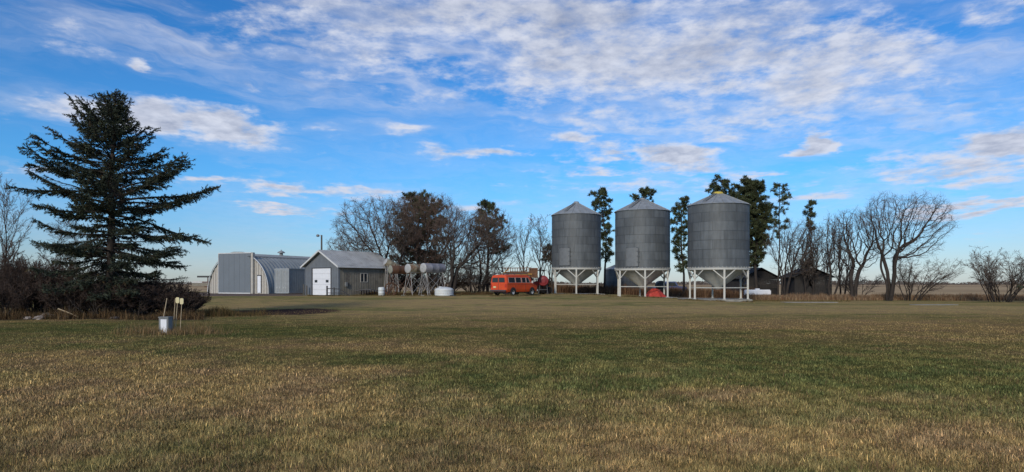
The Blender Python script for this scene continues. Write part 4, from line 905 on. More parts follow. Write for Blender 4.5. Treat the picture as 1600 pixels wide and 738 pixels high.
for q in range(19): mb.prism([(0, 0), (.16, 0), (.11, .014), (.05, .014)], .29, ht-.18, Matrix(((0, 0, 1, Wc-.047), (1, 0, 0, .2+q*.30), (0, 1, 0, 0), (0, 0, 0, 1))))
mb.build('side_ribs', 'container', t)

# ------------------------------------------------------------------ garage
GT = R(38.5); nc = gp(529, 68); GW, GL, GH, GR = 5.5, 6.9, 3.0, 1.48
org = nc+Vector((-GW/2*math.cos(GT), GW/2*math.sin(GT), 0)); org.z = nc.z
t = empty('garage', org, -GT, 'grey metal clad gable garage with a white overhead door', 'building')
hw = GW/2; roofz = lambda x_: GH+GR*(1-abs(x_)/hw)
fw = MB(); fw.prism([(-hw, 0), (-1.525, 0), (-1.525, 2.75), (-hw, 2.75)], 0, .08); fw.prism([(1.525, 0), (hw, 0), (hw, 2.75), (1.525, 2.75)], 0, .08); fw.prism([(-hw, 2.75), (hw, 2.75), (hw, GH), (0, GH+GR), (-hw, GH)], 0, .08)
x_ = -hw+.12
while x_ < hw-.03:
    z0 = 2.80 if abs(x_) < 1.60 else .02
    fw.box((x_-.02, -.022, z0), (x_+.02, -.002, roofz(x_)-.05)); x_ += .229
fw.build('front_wall', 'siding', t)
sw = MB(); sw.box((hw-.08, .083, 0), (hw-.002, GL, GH)); y_ = .3
while y_ < GL:
    if not (2.55 < y_ < 3.75): sw.box((hw, y_-.02, .02), (hw+.02, y_+.02, GH-.1))
    else: sw.box((hw, y_-.02, .02), (hw+.02, y_+.02, 1.30)); sw.box((hw, y_-.02, 2.28), (hw+.02, y_+.02, GH-.1))
    y_ += .305
sw.build('side_wall', 'siding_old', t)
bw = MB(); bw.box((-hw+.002, .083, 0), (-hw+.08, GL, GH)); bw.prism([(-hw+.09, 0), (hw-.09, 0), (hw-.09, GH-.01), (0, GH+GR-.08), (-hw+.09, GH-.01)], GL-.1, GL-.01); bw.build('rear_walls', 'siding_old', t)
for sg in (-1, 1):
    m_ = MB(); ov = .32; xo = hw+ov; zo = GH-ov*GR/hw
    m_.prism([(0, GH+GR+.03), (sg*xo, zo+.03), (sg*xo, zo+.10), (0, GH+GR+.10)], -.35, GL+.3)
    y_ = -.2
    while y_ < GL+.25: m_.bar((sg*.02, y_, GH+GR+.115), (sg*xo, y_, zo+.115), .045, .03); y_ += .30
    rf = m_.build('roof', 'tin', t)
    m_ = MB(); m_.prism([(0, GH+GR-.07), (sg*xo, zo-.07), (sg*xo, zo+.105), (0, GH+GR+.105)], -.385, -.353)
    if sg > 0: m_.box((xo+.002, -.35, zo-.06), (xo+.03, GL+.3, zo+.10))
    m_.build('fascia', 'trim', rf)
d_ = MB()
for q in range(5): d_.box((-1.49, .015, .03+q*.54), (1.49, .06, .03+q*.54+.53))
od = d_.build('overhead_door', 'white', t, bevel=.008)
for xx in (-.92, .92):
    m_ = MB(); m_.box((xx-.22, .004, 1.30), (xx+.22, .0145, 1.56)); m_.build('door_window', 'glass', od)
m_ = MB(); m_.box((-1.62, -.03, 0), (-1.50, .0, 2.80)); m_.box((1.50, -.03, 0), (1.62, .0, 2.80)); m_.box((-1.498, -.03, 2.73), (1.498, .0, 2.80)); m_.build('door_surround', 'darktrim', t)
m_ = MB(); m_.box((hw+.003, 2.75, 1.38), (hw+.012, 3.55, 2.20)); wn = m_.build('window', 'glass', t)
m_ = MB()
for (a, b_, c_, e_) in ((2.69, 2.75, 1.32, 2.26), (3.55, 3.61, 1.32, 2.26), (3.10, 3.18, 1.38, 2.20), (2.75, 3.55, 1.32, 1.379), (2.75, 3.55, 2.201, 2.26)): m_.box((hw+.003, a, c_), (hw+.045, b_, e_))
m_.build('frame', 'cream', wn)
m_ = MB(); m_.box((hw+.021, .0, 0), (hw+.035, .12, GH)); m_.box((-hw-.02, -.03, 0), (-hw+.08, -.024, GH)); m_.box((hw-.1, -.03, 0), (hw+.0, -.024, GH)); m_.build('corner_trim', 'siding', t)
m_ = MB(); m_.box((hw+.05, .7, .9), (hw+.2, .95, 1.35)); m_.build('meter_box', 'ped', t)
def post(px, Yb, top, r, label):
    b0 = gp(px, Yb); mb = MB(); mb.lathe([(r, -.1), (r, Z(top, Yb)-b0.z-.05), (r*.7, Z(top, Yb)-b0.z), (.001, Z(top, Yb)-b0.z+.02)], 12); o = mb.build('guard_post', 'pole'); o.location = b0
    tag(o, label, 'post', 'posts before the garage')
post(474.5, 71.5, 444.5, .07, 'dark guard post left of the garage, the left one of two'); post(479, 70.5, 446.5, .10, 'thicker dark guard post at the left corner of the garage')
t = empty('pipe_rail', gp(511, 66.3), R(-8), 'black pipe rail barrier in front of the garage corner', 'railing')
m_ = MB(); m_.bar((0, 0, -.1), (0, 0, .98), .12); m_.build('post', 'black', t); m_ = MB(); m_.bar((.68, .05, -.1), (.68, .05, .82), .09); m_.build('post', 'black', t)
m_ = MB(); m_.tube([(0, 0, .72), (.7, .05, .70), (1.25, .1, .66), (2.2, .2, .02)], .04, 8); m_.tube([(0, 0, .30), (.7, .05, .28)], .03, 8); m_.tube([(.7, .05, .3), (1.7, .15, .26)], .03, 8); m_.build('rail', 'black', t)

# yard light
t = empty('yard_light', gp(502.5, 88), 0, 'tall wooden pole with a yard lamp rising behind the garage roof', 'lamp post'); hz = Z(367.5, 88)-t.location.z
m_ = MB(); m_.tube([(0, 0, -.2), (0, 0, hz)], [.14, .10], 10); m_.build('pole', 'pole', t)
m_ = MB(); m_.tube([(0, 0, hz-.15), (-.18, 0, hz-.02), (-.40, 0, hz)], .03, 6); m_.build('arm', 'trim', t)
m_ = MB(); m_.lathe([(.001, .12), (.12, .10), (.20, 0), (.22, -.10), (.14, -.20), (.001, -.22)], 16, (-.48, 0, hz-.02)); m_.build('lamp_head', 'ped', t)

# ------------------------------------------------------------------ fuel tanks on stands
def fuel_tank(pxe, Yb, cy, rpx, L, ang, label, endm, bodym, base=460.5, stand=True, tilt=0.0, legs=4, grp='farm fuel tanks on stands'):
    s = Yb/F; r = rpx*s; zc = Z(cy, Yb); gz = gp(pxe, Yb); t = empty('fuel_tank', gz, 0, label, 'fuel tank', grp); zc -= gz.z
    d = Vector((math.sin(ang), math.cos(ang), math.tan(tilt))).normalized(); e0 = Vector((0, 0, zc)); e1 = e0+d*L
    m_ = MB(); m_.tube([e0, e0+d*.02, e0+d*L*.33, e0+d*(L*.33+.02), e0+d*(L*.33+.04), e0+d*L*.66, e0+d*(L*.66+.02), e0+d*(L*.66+.04), e1], [r*.97, r, r, r*1.02, r, r, r*1.02, r, r], 28); m_.build('tank_shell', bodym, t)
    m_ = MB(); m_.tube([e0-d*.06, e0-d*.045, e0-d*.005, e0+d*.03], [r*.35, r*.8, r*1.01, r*1.02], 28); m_.tube([e0-d*.09, e0-d*.05], [.05, .05], 8); m_.build('tank_end', endm, t)
    m_ = MB(); m_.tube([e0+d*.6+Vector((0, 0, r-.02)), e0+d*.6+Vector((0, 0, r+.12))], .06, 8); m_.build('filler_cap', 'rust', t)
    if stand:
        sd_ = Vector((d.y, -d.x, 0)); tp_ = {}
        for f in (.15, L-.25):
            for sg in (-1, 1):
                top = e0+d*f+sd_*sg*r*.62+Vector((0, 0, -r*.80)); bot = e0+d*(f+(-.12 if f < 1 else .12))+sd_*sg*(r+.22); bot.z = -.03; tp_[(f, sg)] = (top, bot)
                m_ = MB(); m_.bar(bot, top, .045); m_.build('leg', 'frame_steel' if endm != 'tankendold' else 'rust', t)
        m_ = MB(); fs_ = [.15, L-.25]
        for f in fs_:
            a, b_ = tp_[(f, -1)], tp_[(f, 1)]; m_.bar(a[0], b_[0], .05)
            m_.bar(a[1]*.92+a[0]*.08, b_[0]*.9+b_[1]*.1, .032); m_.bar(b_[1]*.92+b_[0]*.08, a[0]*.9+a[1]*.1, .032)
        for sg in (-1, 1):
            a, b_ = tp_[(fs_[0], sg)], tp_[(fs_[1], sg)]; m_.bar(a[0], b_[0], .05); m_.bar(a[1]*.9+a[0]*.1, b_[0]*.9+b_[1]*.1, .032); m_.bar(b_[1]*.9+b_[0]*.1, a[0]*.9+a[1]*.1, .032)
        m_.build('cross_brace', 'frame_steel' if endm != 'tankendold' else 'rust', t)
        m_ = MB(); h0 = e0+sd_*(r*.2)+Vector((0, 0, -r*.8)); m_.tube([h0, h0+Vector((.05, -.1, -.4)), h0+Vector((.12, -.12, -1.0)), h0+Vector((0, -.05, -.7))], .018, 6); m_.build('hose', 'black', t)
    return t
AN = R(42)
fuel_tank(661, 66, 419.0, 7.6, 2.5, AN, 'silver fuel tank with white end on a steel stand, the rightmost tank', 'tankend', 'tanksilver')
fuel_tank(637, 66.5, 420.0, 7.4, 2.4, AN, 'rust streaked cream fuel tank on a stand, the middle tank', 'tankend', 'tankcream')
fuel_tank(609.5, 67.5, 421.5, 6.6, 2.3, R(48), 'rusty brown fuel tank with an olive end, left of the middle tank', 'tankendold', 'rust')
fuel_tank(602, 72, 409.0, 6.0, 1.6, R(60), 'tilted pale tank end showing above the rusty tank', 'tankend', 'tankcream', tilt=-.45, stand=True)
for i, (px, l_) in enumerate(((631, 'flat concrete block at the foot of the middle tank stand'), (659, 'flat concrete block at the foot of the rightmost tank stand'))):
    m_ = MB(); m_.box((-.24, -.15, -.03), (.24, .15, .09)); o = m_.build('concrete_block', 'concrete', bevel=.015); o.location = gp(px, 65.3); tag(o, l_, 'block', 'blocks under the tanks')

# white barrel, white poly tank
o = empty('plastic_barrel', gp(596, 65.2), 0, 'upright white plastic barrel left of the fuel tanks', 'barrel'); m_ = MB()
m_.lathe([(.001, 0), (.26, 0), (.29, .04), (.295, .28), (.31, .30), (.295, .32), (.295, .55), (.31, .57), (.295, .59), (.29, .78), (.25, .84), (.23, .84), (.22, .82), (.001, .82)], 28); m_.build('body', 'plastic', o)
m_ = MB(); m_.lathe([(.001, 0), (.035, 0), (.035, .03), (.001, .03)], 10, (.12, 0, .82)); m_.build('bung', 'plastic', o)
o = empty('poly_tank', gp(694, 65.0), 0, 'low domed white water tank right of the fuel tanks', 'tank'); m_ = MB()
m_.lathe([(.001, 0), (.86, 0), (.89, .03), (.89, .20), (.87, .22), (.89, .24), (.89, .40), (.87, .42), (.89, .44), (.89, .60), (.82, .68), (.6, .78), (.3, .84), (.001, .86)], 40); m_.build('body', 'plastic', o)
m_ = MB(); m_.lathe([(.18, 0), (.18, .06), (.001, .075)], 20, (-.35, 0, .815)); m_.build('lid', 'plastic', o)
m_ = MB(); m_.box((-.74, -.62, .25), (-.2, -.60, .29)); m_.box((-.7, -.72, .48), (-.28, -.70, .51))
m_ = MB(); m_.box((.62, -.95, -.02), (1.15, -.65, .10)); tag(m_.build('rubber_block', 'black', bevel=.02), 'black rubber block beside the white water tank', 'block').location = gp(694, 65.0)

# rusty machinery under the trees
t = empty('disc_harrow', gp(560, 69.3), R(-12), 'rusty old disc harrow lying by the garage side wall', 'farm implement')
m_ = MB(); m_.bar((-.3, 0, .50), (1.3, .1, .62), .07); m_.bar((.9, .9, .45), (2.3, .95, .40), .07); m_.bar((0, 0, .5), (1.0, .9, .42), .06); m_.bar((1.3, .1, .62), (2.2, .95, .40), .06); m_.bar((1.2, .1, .6), (1.25, .1, 1.0), .04); m_.build('frame', 'darktrim', t)
for q in range(7): wheel(t, (.25+q*.28, .15, .27), .28, .03, (1, .25, 0), 'rust', 'disc', 16)
t = empty('wagon_wheel', gp(611, 68.6), R(15), 'rusty red steel wheel leaning behind the rusty tank', 'wheel')
m_ = MB(); n_ = 28; m_.tube([(.62*math.cos(2*PI*i/n_), 0, .62+.62*math.sin(2*PI*i/n_)) for i in range(n_+1)], .06, 8); m_.build('rim', 'rust', t)
m_ = MB(); [m_.bar((0, 0, .62), (.6*math.cos(PI*i/5), 0, .62+.6*math.sin(PI*i/5)), .035) for i in range(10)]; m_.build('spokes', 'rust', t); m_ = MB(); m_.tube([(0, -.12, .62), (0, .12, .62)], .09, 10); m_.build('hub', 'rust', t)
t = empty('old_cultivator', gp(570, 74), R(5), 'dark tined cultivator in the shade under the bare trees', 'farm implement')
m_ = MB(); [m_.bar((-.5, q*.5, .8), (4.0, q*.5, .8), .1) for q in range(3)]; m_.bar((0, 0, .8), (0, 1, .8), .09); m_.bar((3.5, 0, .8), (3.5, 1, .8), .09); m_.build('frame', 'rust', t)
m_ = MB(); [m_.tube([(q*.45-.4, (q % 3)*.5, .78), (q*.45-.4, (q % 3)*.5-.2, .45), (q*.45-.4, (q % 3)*.5+.1, .05)], .03, 5) for q in range(10)]; m_.build('tines', 'rust', t)

# ------------------------------------------------------------------ van
VT = R(38); vc = gp(792, 64); org = vc+Vector((-1.0*math.cos(VT), 1.0*math.sin(VT), 0)); org.z = vc.z
# local: x = forward, y = left; the side seen is y = -1 ; forward direction is (sin VT, cos VT)
t = empty('van', org, PI/2-VT, 'orange passenger van parked with its rear towards the lawn', 'van')
def vsec(x_, zb, zbelt, zr_, hwb, hwr):   # one cross section, bottom -> round the roof
    return [(x_, -hwb*.94, zb), (x_, -hwb, zb+.25), (x_, -hwb, zbelt), (x_, -hwr, zr_-.14), (x_, -hwr*.86, zr_-.03), (x_, 0, zr_), (x_, hwr*.86, zr_-.03), (x_, hwr, zr_-.14), (x_, hwb, zbelt), (x_, hwb, zb+.25), (x_, hwb*.94, zb)]
secs = [vsec(.0, .42, 1.18, 1.86, .93, .80), vsec(.08, .38, 1.18, 1.95, .98, .86), vsec(.5, .36, 1.18, 2.0, 1.0, .88), vsec(2.2, .36, 1.18, 2.02, 1.0, .88), vsec(3.5, .36, 1.18, 1.99, 1.0, .87), vsec(3.85, .36, 1.16, 1.88, .99, .85), vsec(4.35, .38, 1.08, 1.24, .97, .84), vsec(4.8, .42, .98, 1.10, .95, .82), vsec(4.92, .48, .85, 1.0, .90, .76)]
m_ = MB(); vs = [v for s_ in secs for v in s_]; n_ = 11
m_.raw(vs, [(i*n_+j, (i+1)*n_+j, (i+1)*n_+(j+1) % n_, i*n_+(j+1) % n_) for i in range(len(secs)-1) for j in range(n_)]+[tuple(range(n_)), tuple(range(len(vs)-1, len(vs)-n_-1, -1))])
m_.build('body', 'orange', t, bevel=.03)
def side_y(z): return -(1.0-(z-1.18)/(1.86-1.18)*.12)-.006
for (xa, xb, l_) in ((.30, 1.28, 'side_window'), (1.38, 2.22, 'side_window'), (2.34, 2.95, 'side_window'), (3.05, 3.62, 'door_window')):
    m_ = MB(); z0, z1 = 1.24, 1.72; xs_ = [(xa, z0), (xb, z0), (xb-(.22 if l_ == 'door_window' else 0), z1), (xa, z1)]
    m_.raw([(x_, side_y(z), z) for x_, z in xs_]+[(x_, side_y(z)+.03, z) for x_, z in xs_], [(0, 1, 2, 3), (0, 4, 5, 1), (1, 5, 6, 2), (2, 6, 7, 3), (3, 7, 4, 0)]); w_ = m_.build(l_, 'glass', t)
    m_ = MB(); q = [Vector((x_, side_y(z)-.008, z)) for x_, z in xs_]; [m_.bar(q[i], q[(i+1) % 4], .014) for i in range(4)]; m_.build('window_frame', 'chrome', w_)
for ya, yb in ((-.76, -.06), (.06, .76)):
    m_ = MB(); m_.raw([(-.012, ya, 1.26), (-.012, yb, 1.26), (-.006, yb*.96, 1.70), (-.006, ya*.96, 1.70), (.02, ya, 1.26), (.02, yb, 1.26), (.02, yb, 1.70), (.02, ya, 1.70)], [(0, 1, 2, 3), (0, 4, 5, 1), (1, 5, 6, 2), (2, 6, 7, 3), (3, 7, 4, 0)]); m_.build('rear_window', 'glass', t)
m_ = MB(); m_.raw([(3.93, -.78, 1.80), (3.93, .78, 1.80), (4.36, .82, 1.27), (4.36, -.82, 1.27)], [(0, 1, 2, 3)]); m_.v = [(a+.03, b_, c_+.03) for a, b_, c_ in m_.v]; m_.build('windshield', 'glass', t)
m_ = MB(); m_.box((-.12, -.95, .42), (-.02, .95, .56)); m_.build('rear_bumper', 'darktrim', t, bevel=.02); m_ = MB(); m_.box((4.93, -.92, .42), (5.05, .92, .58)); m_.build('front_bumper', 'chrome', t, bevel=.02)
m_ = MB(); m_.box((-.02, .30, .74), (-.004, .62, .90)); m_.build('license_plate', 'stake_head', t)
for yy in (-.86, .86): m_ = MB(); m_.box((-.03, yy-.06, .80), (-.003, yy+.06, 1.10)); m_.build('tail_light', 'red', t, bevel=.01)
m_ = MB(); m_.box((-.018, -.012, .46), (-.004, .012, 1.80)); m_.bar((0.03, -1.008, 1.10), (3.9, -1.008, 1.10), .02, .015); m_.bar((1.33, -1.006, .42), (1.33, -1.006, 1.15), .015); m_.bar((2.9, -1.006, .45), (2.9, -1.006, 1.15), .015); m_.build('door_gap', 'darktrim', t)
m_ = MB(); m_.tube([(3.75, -1.0, 1.25), (3.8, -1.16, 1.28)], .02, 6); m_.box((3.74, -1.24, 1.2), (3.80, -1.1, 1.42)); m_.build('side_mirror', 'chrome', t)
for xx in (.95, 3.95):
    m_ = MB(); k_ = 20; m_.raw([(xx+.43*math.cos(PI*i/k_), -1.006, .38+.43*math.sin(PI*i/k_)) for i in range(k_+1)], [tuple(range(k_+1))]); m_.raw([(xx+.43*math.cos(PI*i/k_), 1.006, .38+.43*math.sin(PI*i/k_)) for i in range(k_+1)], [tuple(range(k_+1))]); m_.build('wheel_arch', 'black', t)
    for yy in (-.93, .93): wheel(t, (xx, yy, .34), .34, .20)
m_ = MB(); m_.box((.15, -.7, .30), (4.7, .7, .40)); m_.build('underbody', 'black', t)
m_ = MB()
for xx in (.4, 1.4, 2.4, 3.4): m_.bar((xx, -.82, 2.09), (xx, .82, 2.09), .04); m_.bar((xx, -.82, 1.95), (xx, -.82, 2.09), .03); m_.bar((xx, .82, 1.95), (xx, .82, 2.09), .03)
m_.bar((.3, -.82, 2.12), (3.5, -.82, 2.12), .04); m_.bar((.3, .82, 2.12), (3.5, .82, 2.12), .04); m_.build('roof_rack', 'darktrim', t)

# slatted wagon behind the van, red tank beyond
t = empty('hay_wagon', gp(781, 70.5), R(5), 'brown and yellow slatted farm wagon standing behind the orange van', 'wagon')
m_ = MB(); m_.box((0, 0, 1.75), (3.9, 2.2, 1.9)); m_.build('deck', 'wood_brown', t)
m_ = MB()
for q in range(14): m_.bar((.6+q*.24, -.02, 1.92), (.6+q*.24, -.02, 2.75), .06)
m_.bar((.3, -.06, 2.72), (3.2, -.06, 2.75), .08); m_.bar((1.0, -.06, 2.38), (3.2, -.06, 2.42), .06); m_.box((.55, .03, 1.92), (3.2, .07, 2.34)); m_.build('side_slats', 'wood_brown', t)
m_ = MB(); m_.box((.9, -.12, 2.05), (3.3, -.085, 2.17)); m_.bar((.0, -.12, 1.95), (.9, -.12, 2.6), .07); m_.build('side_rail', 'yellow', t)
m_ = MB(); [m_.box((3.25, -.05+.001*q, 1.92+q*.17), (3.9, -.01+.001*q, 2.06+q*.17)) for q in range(5)]; m_.box((3.27, 0.01, 1.92), (3.88, 2.0, 2.72)); m_.build('end_box', 'wood_brown', t)
m_ = MB(); m_.bar((.4, 1.1, 1.6), (3.6, 1.1, 1.6), .2); m_.bar((.7, .1, .5), (.7, 2.1, .5), .12); m_.bar((3.2, .1, .5), (3.2, 2.1, .5), .12); m_.bar((.7, 1.1, .5), (.7, 1.1, 1.75), .15); m_.bar((3.2, 1.1, .5), (3.2, 1.1, 1.75), .15); m_.build('running_gear', 'rust', t)
for xx in (.7, 3.2):
    for yy in (.05, 2.15): wheel(t, (xx, yy, .45), .45, .22, rim='red')
t = empty('red_tank', gp(849, 72), 0, 'round red fuel tank on a dark stand right of the van', 'fuel tank')
m_ = MB(); m_.tube([(0, -.05, 1.42), (0, 0, 1.42), (0, 1.6, 1.42), (0, 1.65, 1.42)], [.45, .55, .55, .45], 24); m_.tube([(0, -.1, 1.42), (0, -.04, 1.42)], [.2, .45], 24); m_.build('tank', 'red_dark', t)
m_ = MB(); [m_.bar((sx, sy, -.05), (sx*.7, sy, 1.1), .07) for sx in (-.5, .5) for sy in (.2, 1.4)]; [m_.bar((-.42, sy, .5), (.42, sy, .5), .06) for sy in (.2, 1.4)]; [m_.bar((sx, .2, .5), (sx, 1.4, .5), .06) for sx in (-.42, .42)]; m_.build('stand', 'darktrim', t)
t = empty('old_tractor', gp(840, 74), R(60), 'dark old tractor partly hidden behind the van', 'tractor')
m_ = MB(); m_.box((-.3, -.3, .8), (1.9, .3, 1.35)); m_.box((-.5, -.45, .9), (.2, .45, 1.3)); m_.build('hood', 'red', t, bevel=.06); m_ = MB(); m_.box((-.6, -.6, 2.5), (.7, .6, 2.6)); [m_.bar((a, b_, 1.2), (a, b_, 2.5), .06) for a in (-.5, .6) for b_ in (-.5, .5)]; m_.build('canopy', 'black', t)
for a in (-.8, .8): wheel(t, (-.1, a, .72), .72, .35, rim='rust'); wheel(t, (1.7, a*.7, .38), .38, .2, rim='rust')
m_ = MB(); m_.tube([(1.2, 0, 1.3), (1.2, 0, 2.0)], .04, 8); m_.build('exhaust', 'rust', t)

# implement boom at the left of the quonset and the far farm shed
t = empty('implement_boom', gp(306, 92), R(0), 'dark steel beam implement sticking out left of the arched shed', 'farm implement')
m_ = MB(); m_.box((.25, -.2, 2.05), (3.0, .2, 2.28)); m_.build('beam', 'black', t); m_ = MB(); m_.box((.9, -.15, 1.35), (3.0, .15, 1.5)); m_.box((1.2, -.15, .75), (3.0, .15, .9)); m_.bar((1.6, 0, 0), (1.6, 0, 2.05), .1); m_.bar((2.8, 0, 0), (2.8, 0, 2.05), .1); m_.build('frame', 'rust', t); wheel(t, (2.2, -.2, .4), .4, .2)
t = empty('distant_shed', gp(300, 420), 0, 'low white roofed shed far away left of the arched building', 'building')
m_ = MB(); m_.box((0, 0, 0), (11, 8, 1.8)); m_.build('wall', 'siding_old', t); m_ = MB(); m_.prism([(-.3, 1.8), (11.3, 1.8), (10, 3.0), (1, 3.0)], -.3, 8.3); m_.build('roof', 'tin', t)

# ------------------------------------------------------------------ old wooden sheds
def old_shed(pxc, Yb, wpx, eave, peak, L, rz, label, hole=True):
    s = Yb/F; w = wpx*s/2; b0 = gp(pxc, Yb); t = empty('wooden_shed', b0, rz, label, 'shed', 'old weathered wooden sheds'); h = Z(eave, Yb)-b0.z; p = Z(peak, Yb)-b0.z
    rg = random.Random(pxc); m_ = MB(); x_ = -w
    z_ = 0.0
    while z_ < p-.12:
        ww = w if z_+.16 < h else w*(p-z_-.16)/(p-h); j = rg.uniform(-.015, .015)
        if ww > .1:
            if hole and abs(z_-1.75) < .42 and ww > .5:
                m_.box((-ww, j, z_), (-.52, j+.05, z_+.145)); m_.box((.05, j, z_), (ww, j+.05, z_+.145))
            elif rg.random() > .04: m_.box((-ww, j, z_), (ww, j+.05, z_+.145))
        z_ += .16
    m_.build('gable_wall', 'wood_old', t); m_ = MB()
    for sg in (-1, 1):
        z_ = 0
        while z_ < h-.1: j = rg.uniform(-.01, .01); m_.box((sg*w-.03+j, .05, z_), (sg*w+.03+j, L, z_+.145)); z_ += .16
    m_.prism([(-w+.05, 0), (w-.05, 0), (w-.05, h-.05), (0, p-.1), (-w+.05, h-.05)], L-.1, L-.04); m_.build('side_wall', 'wood_old', t)
    for sg in (-1, 1):
        m_ = MB(); ov = .35; m_.prism([(0, p), (sg*(w+ov), h-ov*(p-h)/w), (sg*(w+ov), h-ov*(p-h)/w+.09), (0, p+.09)], -.25, L+.25); m_.build('roof', 'wood_roof', t)
    if hole: m_ = MB(); m_.box((-.60, -.03, 1.32), (-.525, .07, 2.2)); m_.box((.055, -.03, 1.32), (.13, .07, 2.2)); m_.build('window_frame', 'wood_old', t)
    m_ = MB(); m_.box((-w+.1, .1, .0), (w-.1, .16, 1.2)); m_.box((-w+.1, .2, 0.0), (w-.1, L-.2, .08)); m_.build('inner_boards', 'wood_roof', t)
old_shed(1271, 79, 56, 432, 419.5, 5.0, R(-4), 'weathered wooden shed with a square hole in its gable')
old_shed(1189, 87, 60, 434, 419.5, 6.0, R(8), 'dark wooden shed behind the rightmost hopper bin, beside white tank', False)
o = empty('stock_tank', gp(1185, 80.5), 0, 'long white tank lying in the grass in front of the dark shed', 'tank')
m_ = MB(); m_.box((-1.6, -.4, .35), (1.35, .4, 1.02)); m_.build('body', 'white', o, bevel=.1); m_ = MB(); m_.box((-.35, -.2, 1.02), (.1, .2, 1.16)); m_.build('lid', 'white', o, bevel=.03); m_ = MB(); m_.box((-1.4, -.35, 0), (-1.1, .35, .345)); m_.box((.9, -.35, 0), (1.2, .35, .345)); m_.build('skid', 'wood_old', o)

# ------------------------------------------------------------------ trees
bt = bare_tree
grown_tree('bare_tree', 546, 98, (512, 592), 366, 415, 2, .13, 41, 'twig', 'low pale bare tree rising behind the garage roof', 'bare leafless trees', .016, 700)
grown_tree('bare_tree', 601, 76, (524, 662), 312, 418, 3, .20, 42, 'twig', 'broad bare tree between the garage and the rusty tank', 'bare leafless trees', .013, 1900, 1.25)
bt('bare_tree', 575, 78, (535, 625), 395, 'bush', stems=9, fan=.5, r0=.05, seed=53, label='low bare brush against the garage side wall', rmin=.011)
pine(648, 84, 307, [(307, 636, 660), (318, 622, 690), (335, 612, 708), (360, 605, 716), (390, 606, 714), (425, 612, 705)], 61, 'dense dark pine behind the silver fuel tank', r0=.22, dens=1.1, group='pines behind the fuel tanks')
grown_tree('bare_tree', 672, 77, (598, 730), 304, 425, 3, .16, 43, 'twig_red', 'reddish bare tree in front of the dense pine', 'bare leafless trees', .012, 2000, 1.4)
grown_tree('bare_tree', 703, 74, (672, 792), 330, 425, 3, .20, 44, 'twig', 'bare tree with a thick leaning trunk right of the white tank', 'bare leafless trees', .012, 1400, 1.1, lean=.35)
pine(762, 85, 315, [(315, 755, 772), (326, 744, 786), (345, 738, 799), (370, 740, 800), (395, 745, 790)], 62, 'pine with a reddish crown left of the van', r0=.2, dens=.85, group='pines behind the fuel tanks')
grown_tree('bare_tree', 752, 79, (718, 808), 328, 425, 2, .14, 45, 'twig_red', 'reddish bare tree in front of the pine by the van', 'bare leafless trees', .012, 1100, 1.4)
for (a, b_, c_, d_, sd_, l_) in ((735, 82, (705, 765), 345, 46, 'thin bare tree left of the van, behind the leaning trunk'), (786, 86, (765, 812), 362, 47, 'thin bare tree rising over the rear of the van'), (820, 84, (798, 842), 335, 48, 'tall thin bare tree rising over the front of the van'), (843, 87, (826, 866), 332, 49, 'thin bare tree just left of the first hopper bin'), (862, 82, (838, 884), 352, 50, 'bare tree half hidden by the first hopper bin')):
    bt('bare_tree', a, b_, c_, d_, 'poplar', r0=.11, seed=sd_, label=l_, rmin=.012, kidmul=.72, group='thin bare trees around the van')
bt('bare_tree', 690, 80, (655, 735), 380, 'bush', stems=8, fan=.45, r0=.05, seed=54, label='bare brush behind the white water tank', rmin=.012)
bt('bare_tree', 745, 76, (715, 785), 405, 'bush', stems=8, fan=.5, r0=.045, seed=55, label='bare brush left of the van', rmin=.011)
pine(858, 90, 385, [(385, 850, 866), (395, 838, 872), (410, 840, 875)], 63, 'small low pine left of the first hopper bin', r0=.1, dens=.5)
pine(944, 86, 294, [(294, 930, 942), (305, 916, 955), (325, 915, 960), (345, 925, 955), (372, 935, 962), (390, 932, 966), (410, 936, 962)], 64, 'pine with a round clumped crown between the first two bins', dens=.75, r0=.15)
pine(1008, 88, 294, [(294, 1000, 1010), (300, 990, 1022), (316, 984, 1030), (340, 980, 1030)], 65, 'pine crown peeking over the middle bin', dens=.7)
pine(1068, 84, 309, [(309, 1066, 1080), (322, 1050, 1078), (345, 1046, 1086), (375, 1046, 1088), (400, 1048, 1085), (425, 1055, 1085)], 66, 'open crowned pine between the middle and rightmost bins', dens=.7, r0=.16)
pine(1127, 88, 278, [(278, 1118, 1134), (288, 1106, 1148), (305, 1100, 1160), (330, 1100, 1165)], 67, 'pine rising behind the yellow roof cap', dens=.75)
pine(1182, 84, 282, [(282, 1160, 1178), (292, 1152, 1195), (315, 1150, 1200), (350, 1150, 1203), (385, 1155, 1200), (415, 1160, 1188)], 68, 'dense dark pine right behind the rightmost bin', dens=1.45, r0=.2)
pine(1155, 86, 288, [(288, 1146, 1160), (305, 1140, 1172), (340, 1138, 1178), (400, 1145, 1175)], 69, 'second dark pine hidden behind the edge of the rightmost bin', dens=.9)
pine(1216, 80, 286, [(286, 1214, 1226), (300, 1204, 1234), (325, 1200, 1240), (345, 1206, 1232), (372, 1212, 1228)], 70, 'slender sparse pine with a thin pale trunk', dens=.55, K=24, r0=.11, tone=1.15)
pine(1264, 80, 314, [(314, 1263, 1270), (325, 1257, 1278), (345, 1256, 1280), (362, 1260, 1276)], 71, 'small topped pine in front of the weathered shed', dens=.42, K=24, r0=.10)
pine(1262, 100, 408, [(408, 1254, 1264), (414, 1250, 1272), (422, 1252, 1270)], 72, 'little pine just left of the weathered shed roof', dens=.3, K=20, r0=.06)
grown_tree('bare_tree', 1226, 79, (1196, 1288), 344, 435, 4, .14, 81, 'twig', 'many stemmed bare tree between the two wooden sheds', 'bare leafless trees', .010, 800, 1.1)
bt('bare_tree', 1266, 78, (1240, 1300), 352, 'poplar', stems=2, fan=.2, r0=.10, seed=82, kidmul=.8, label='thin bare tree in front of the weathered shed', rmin=.012)
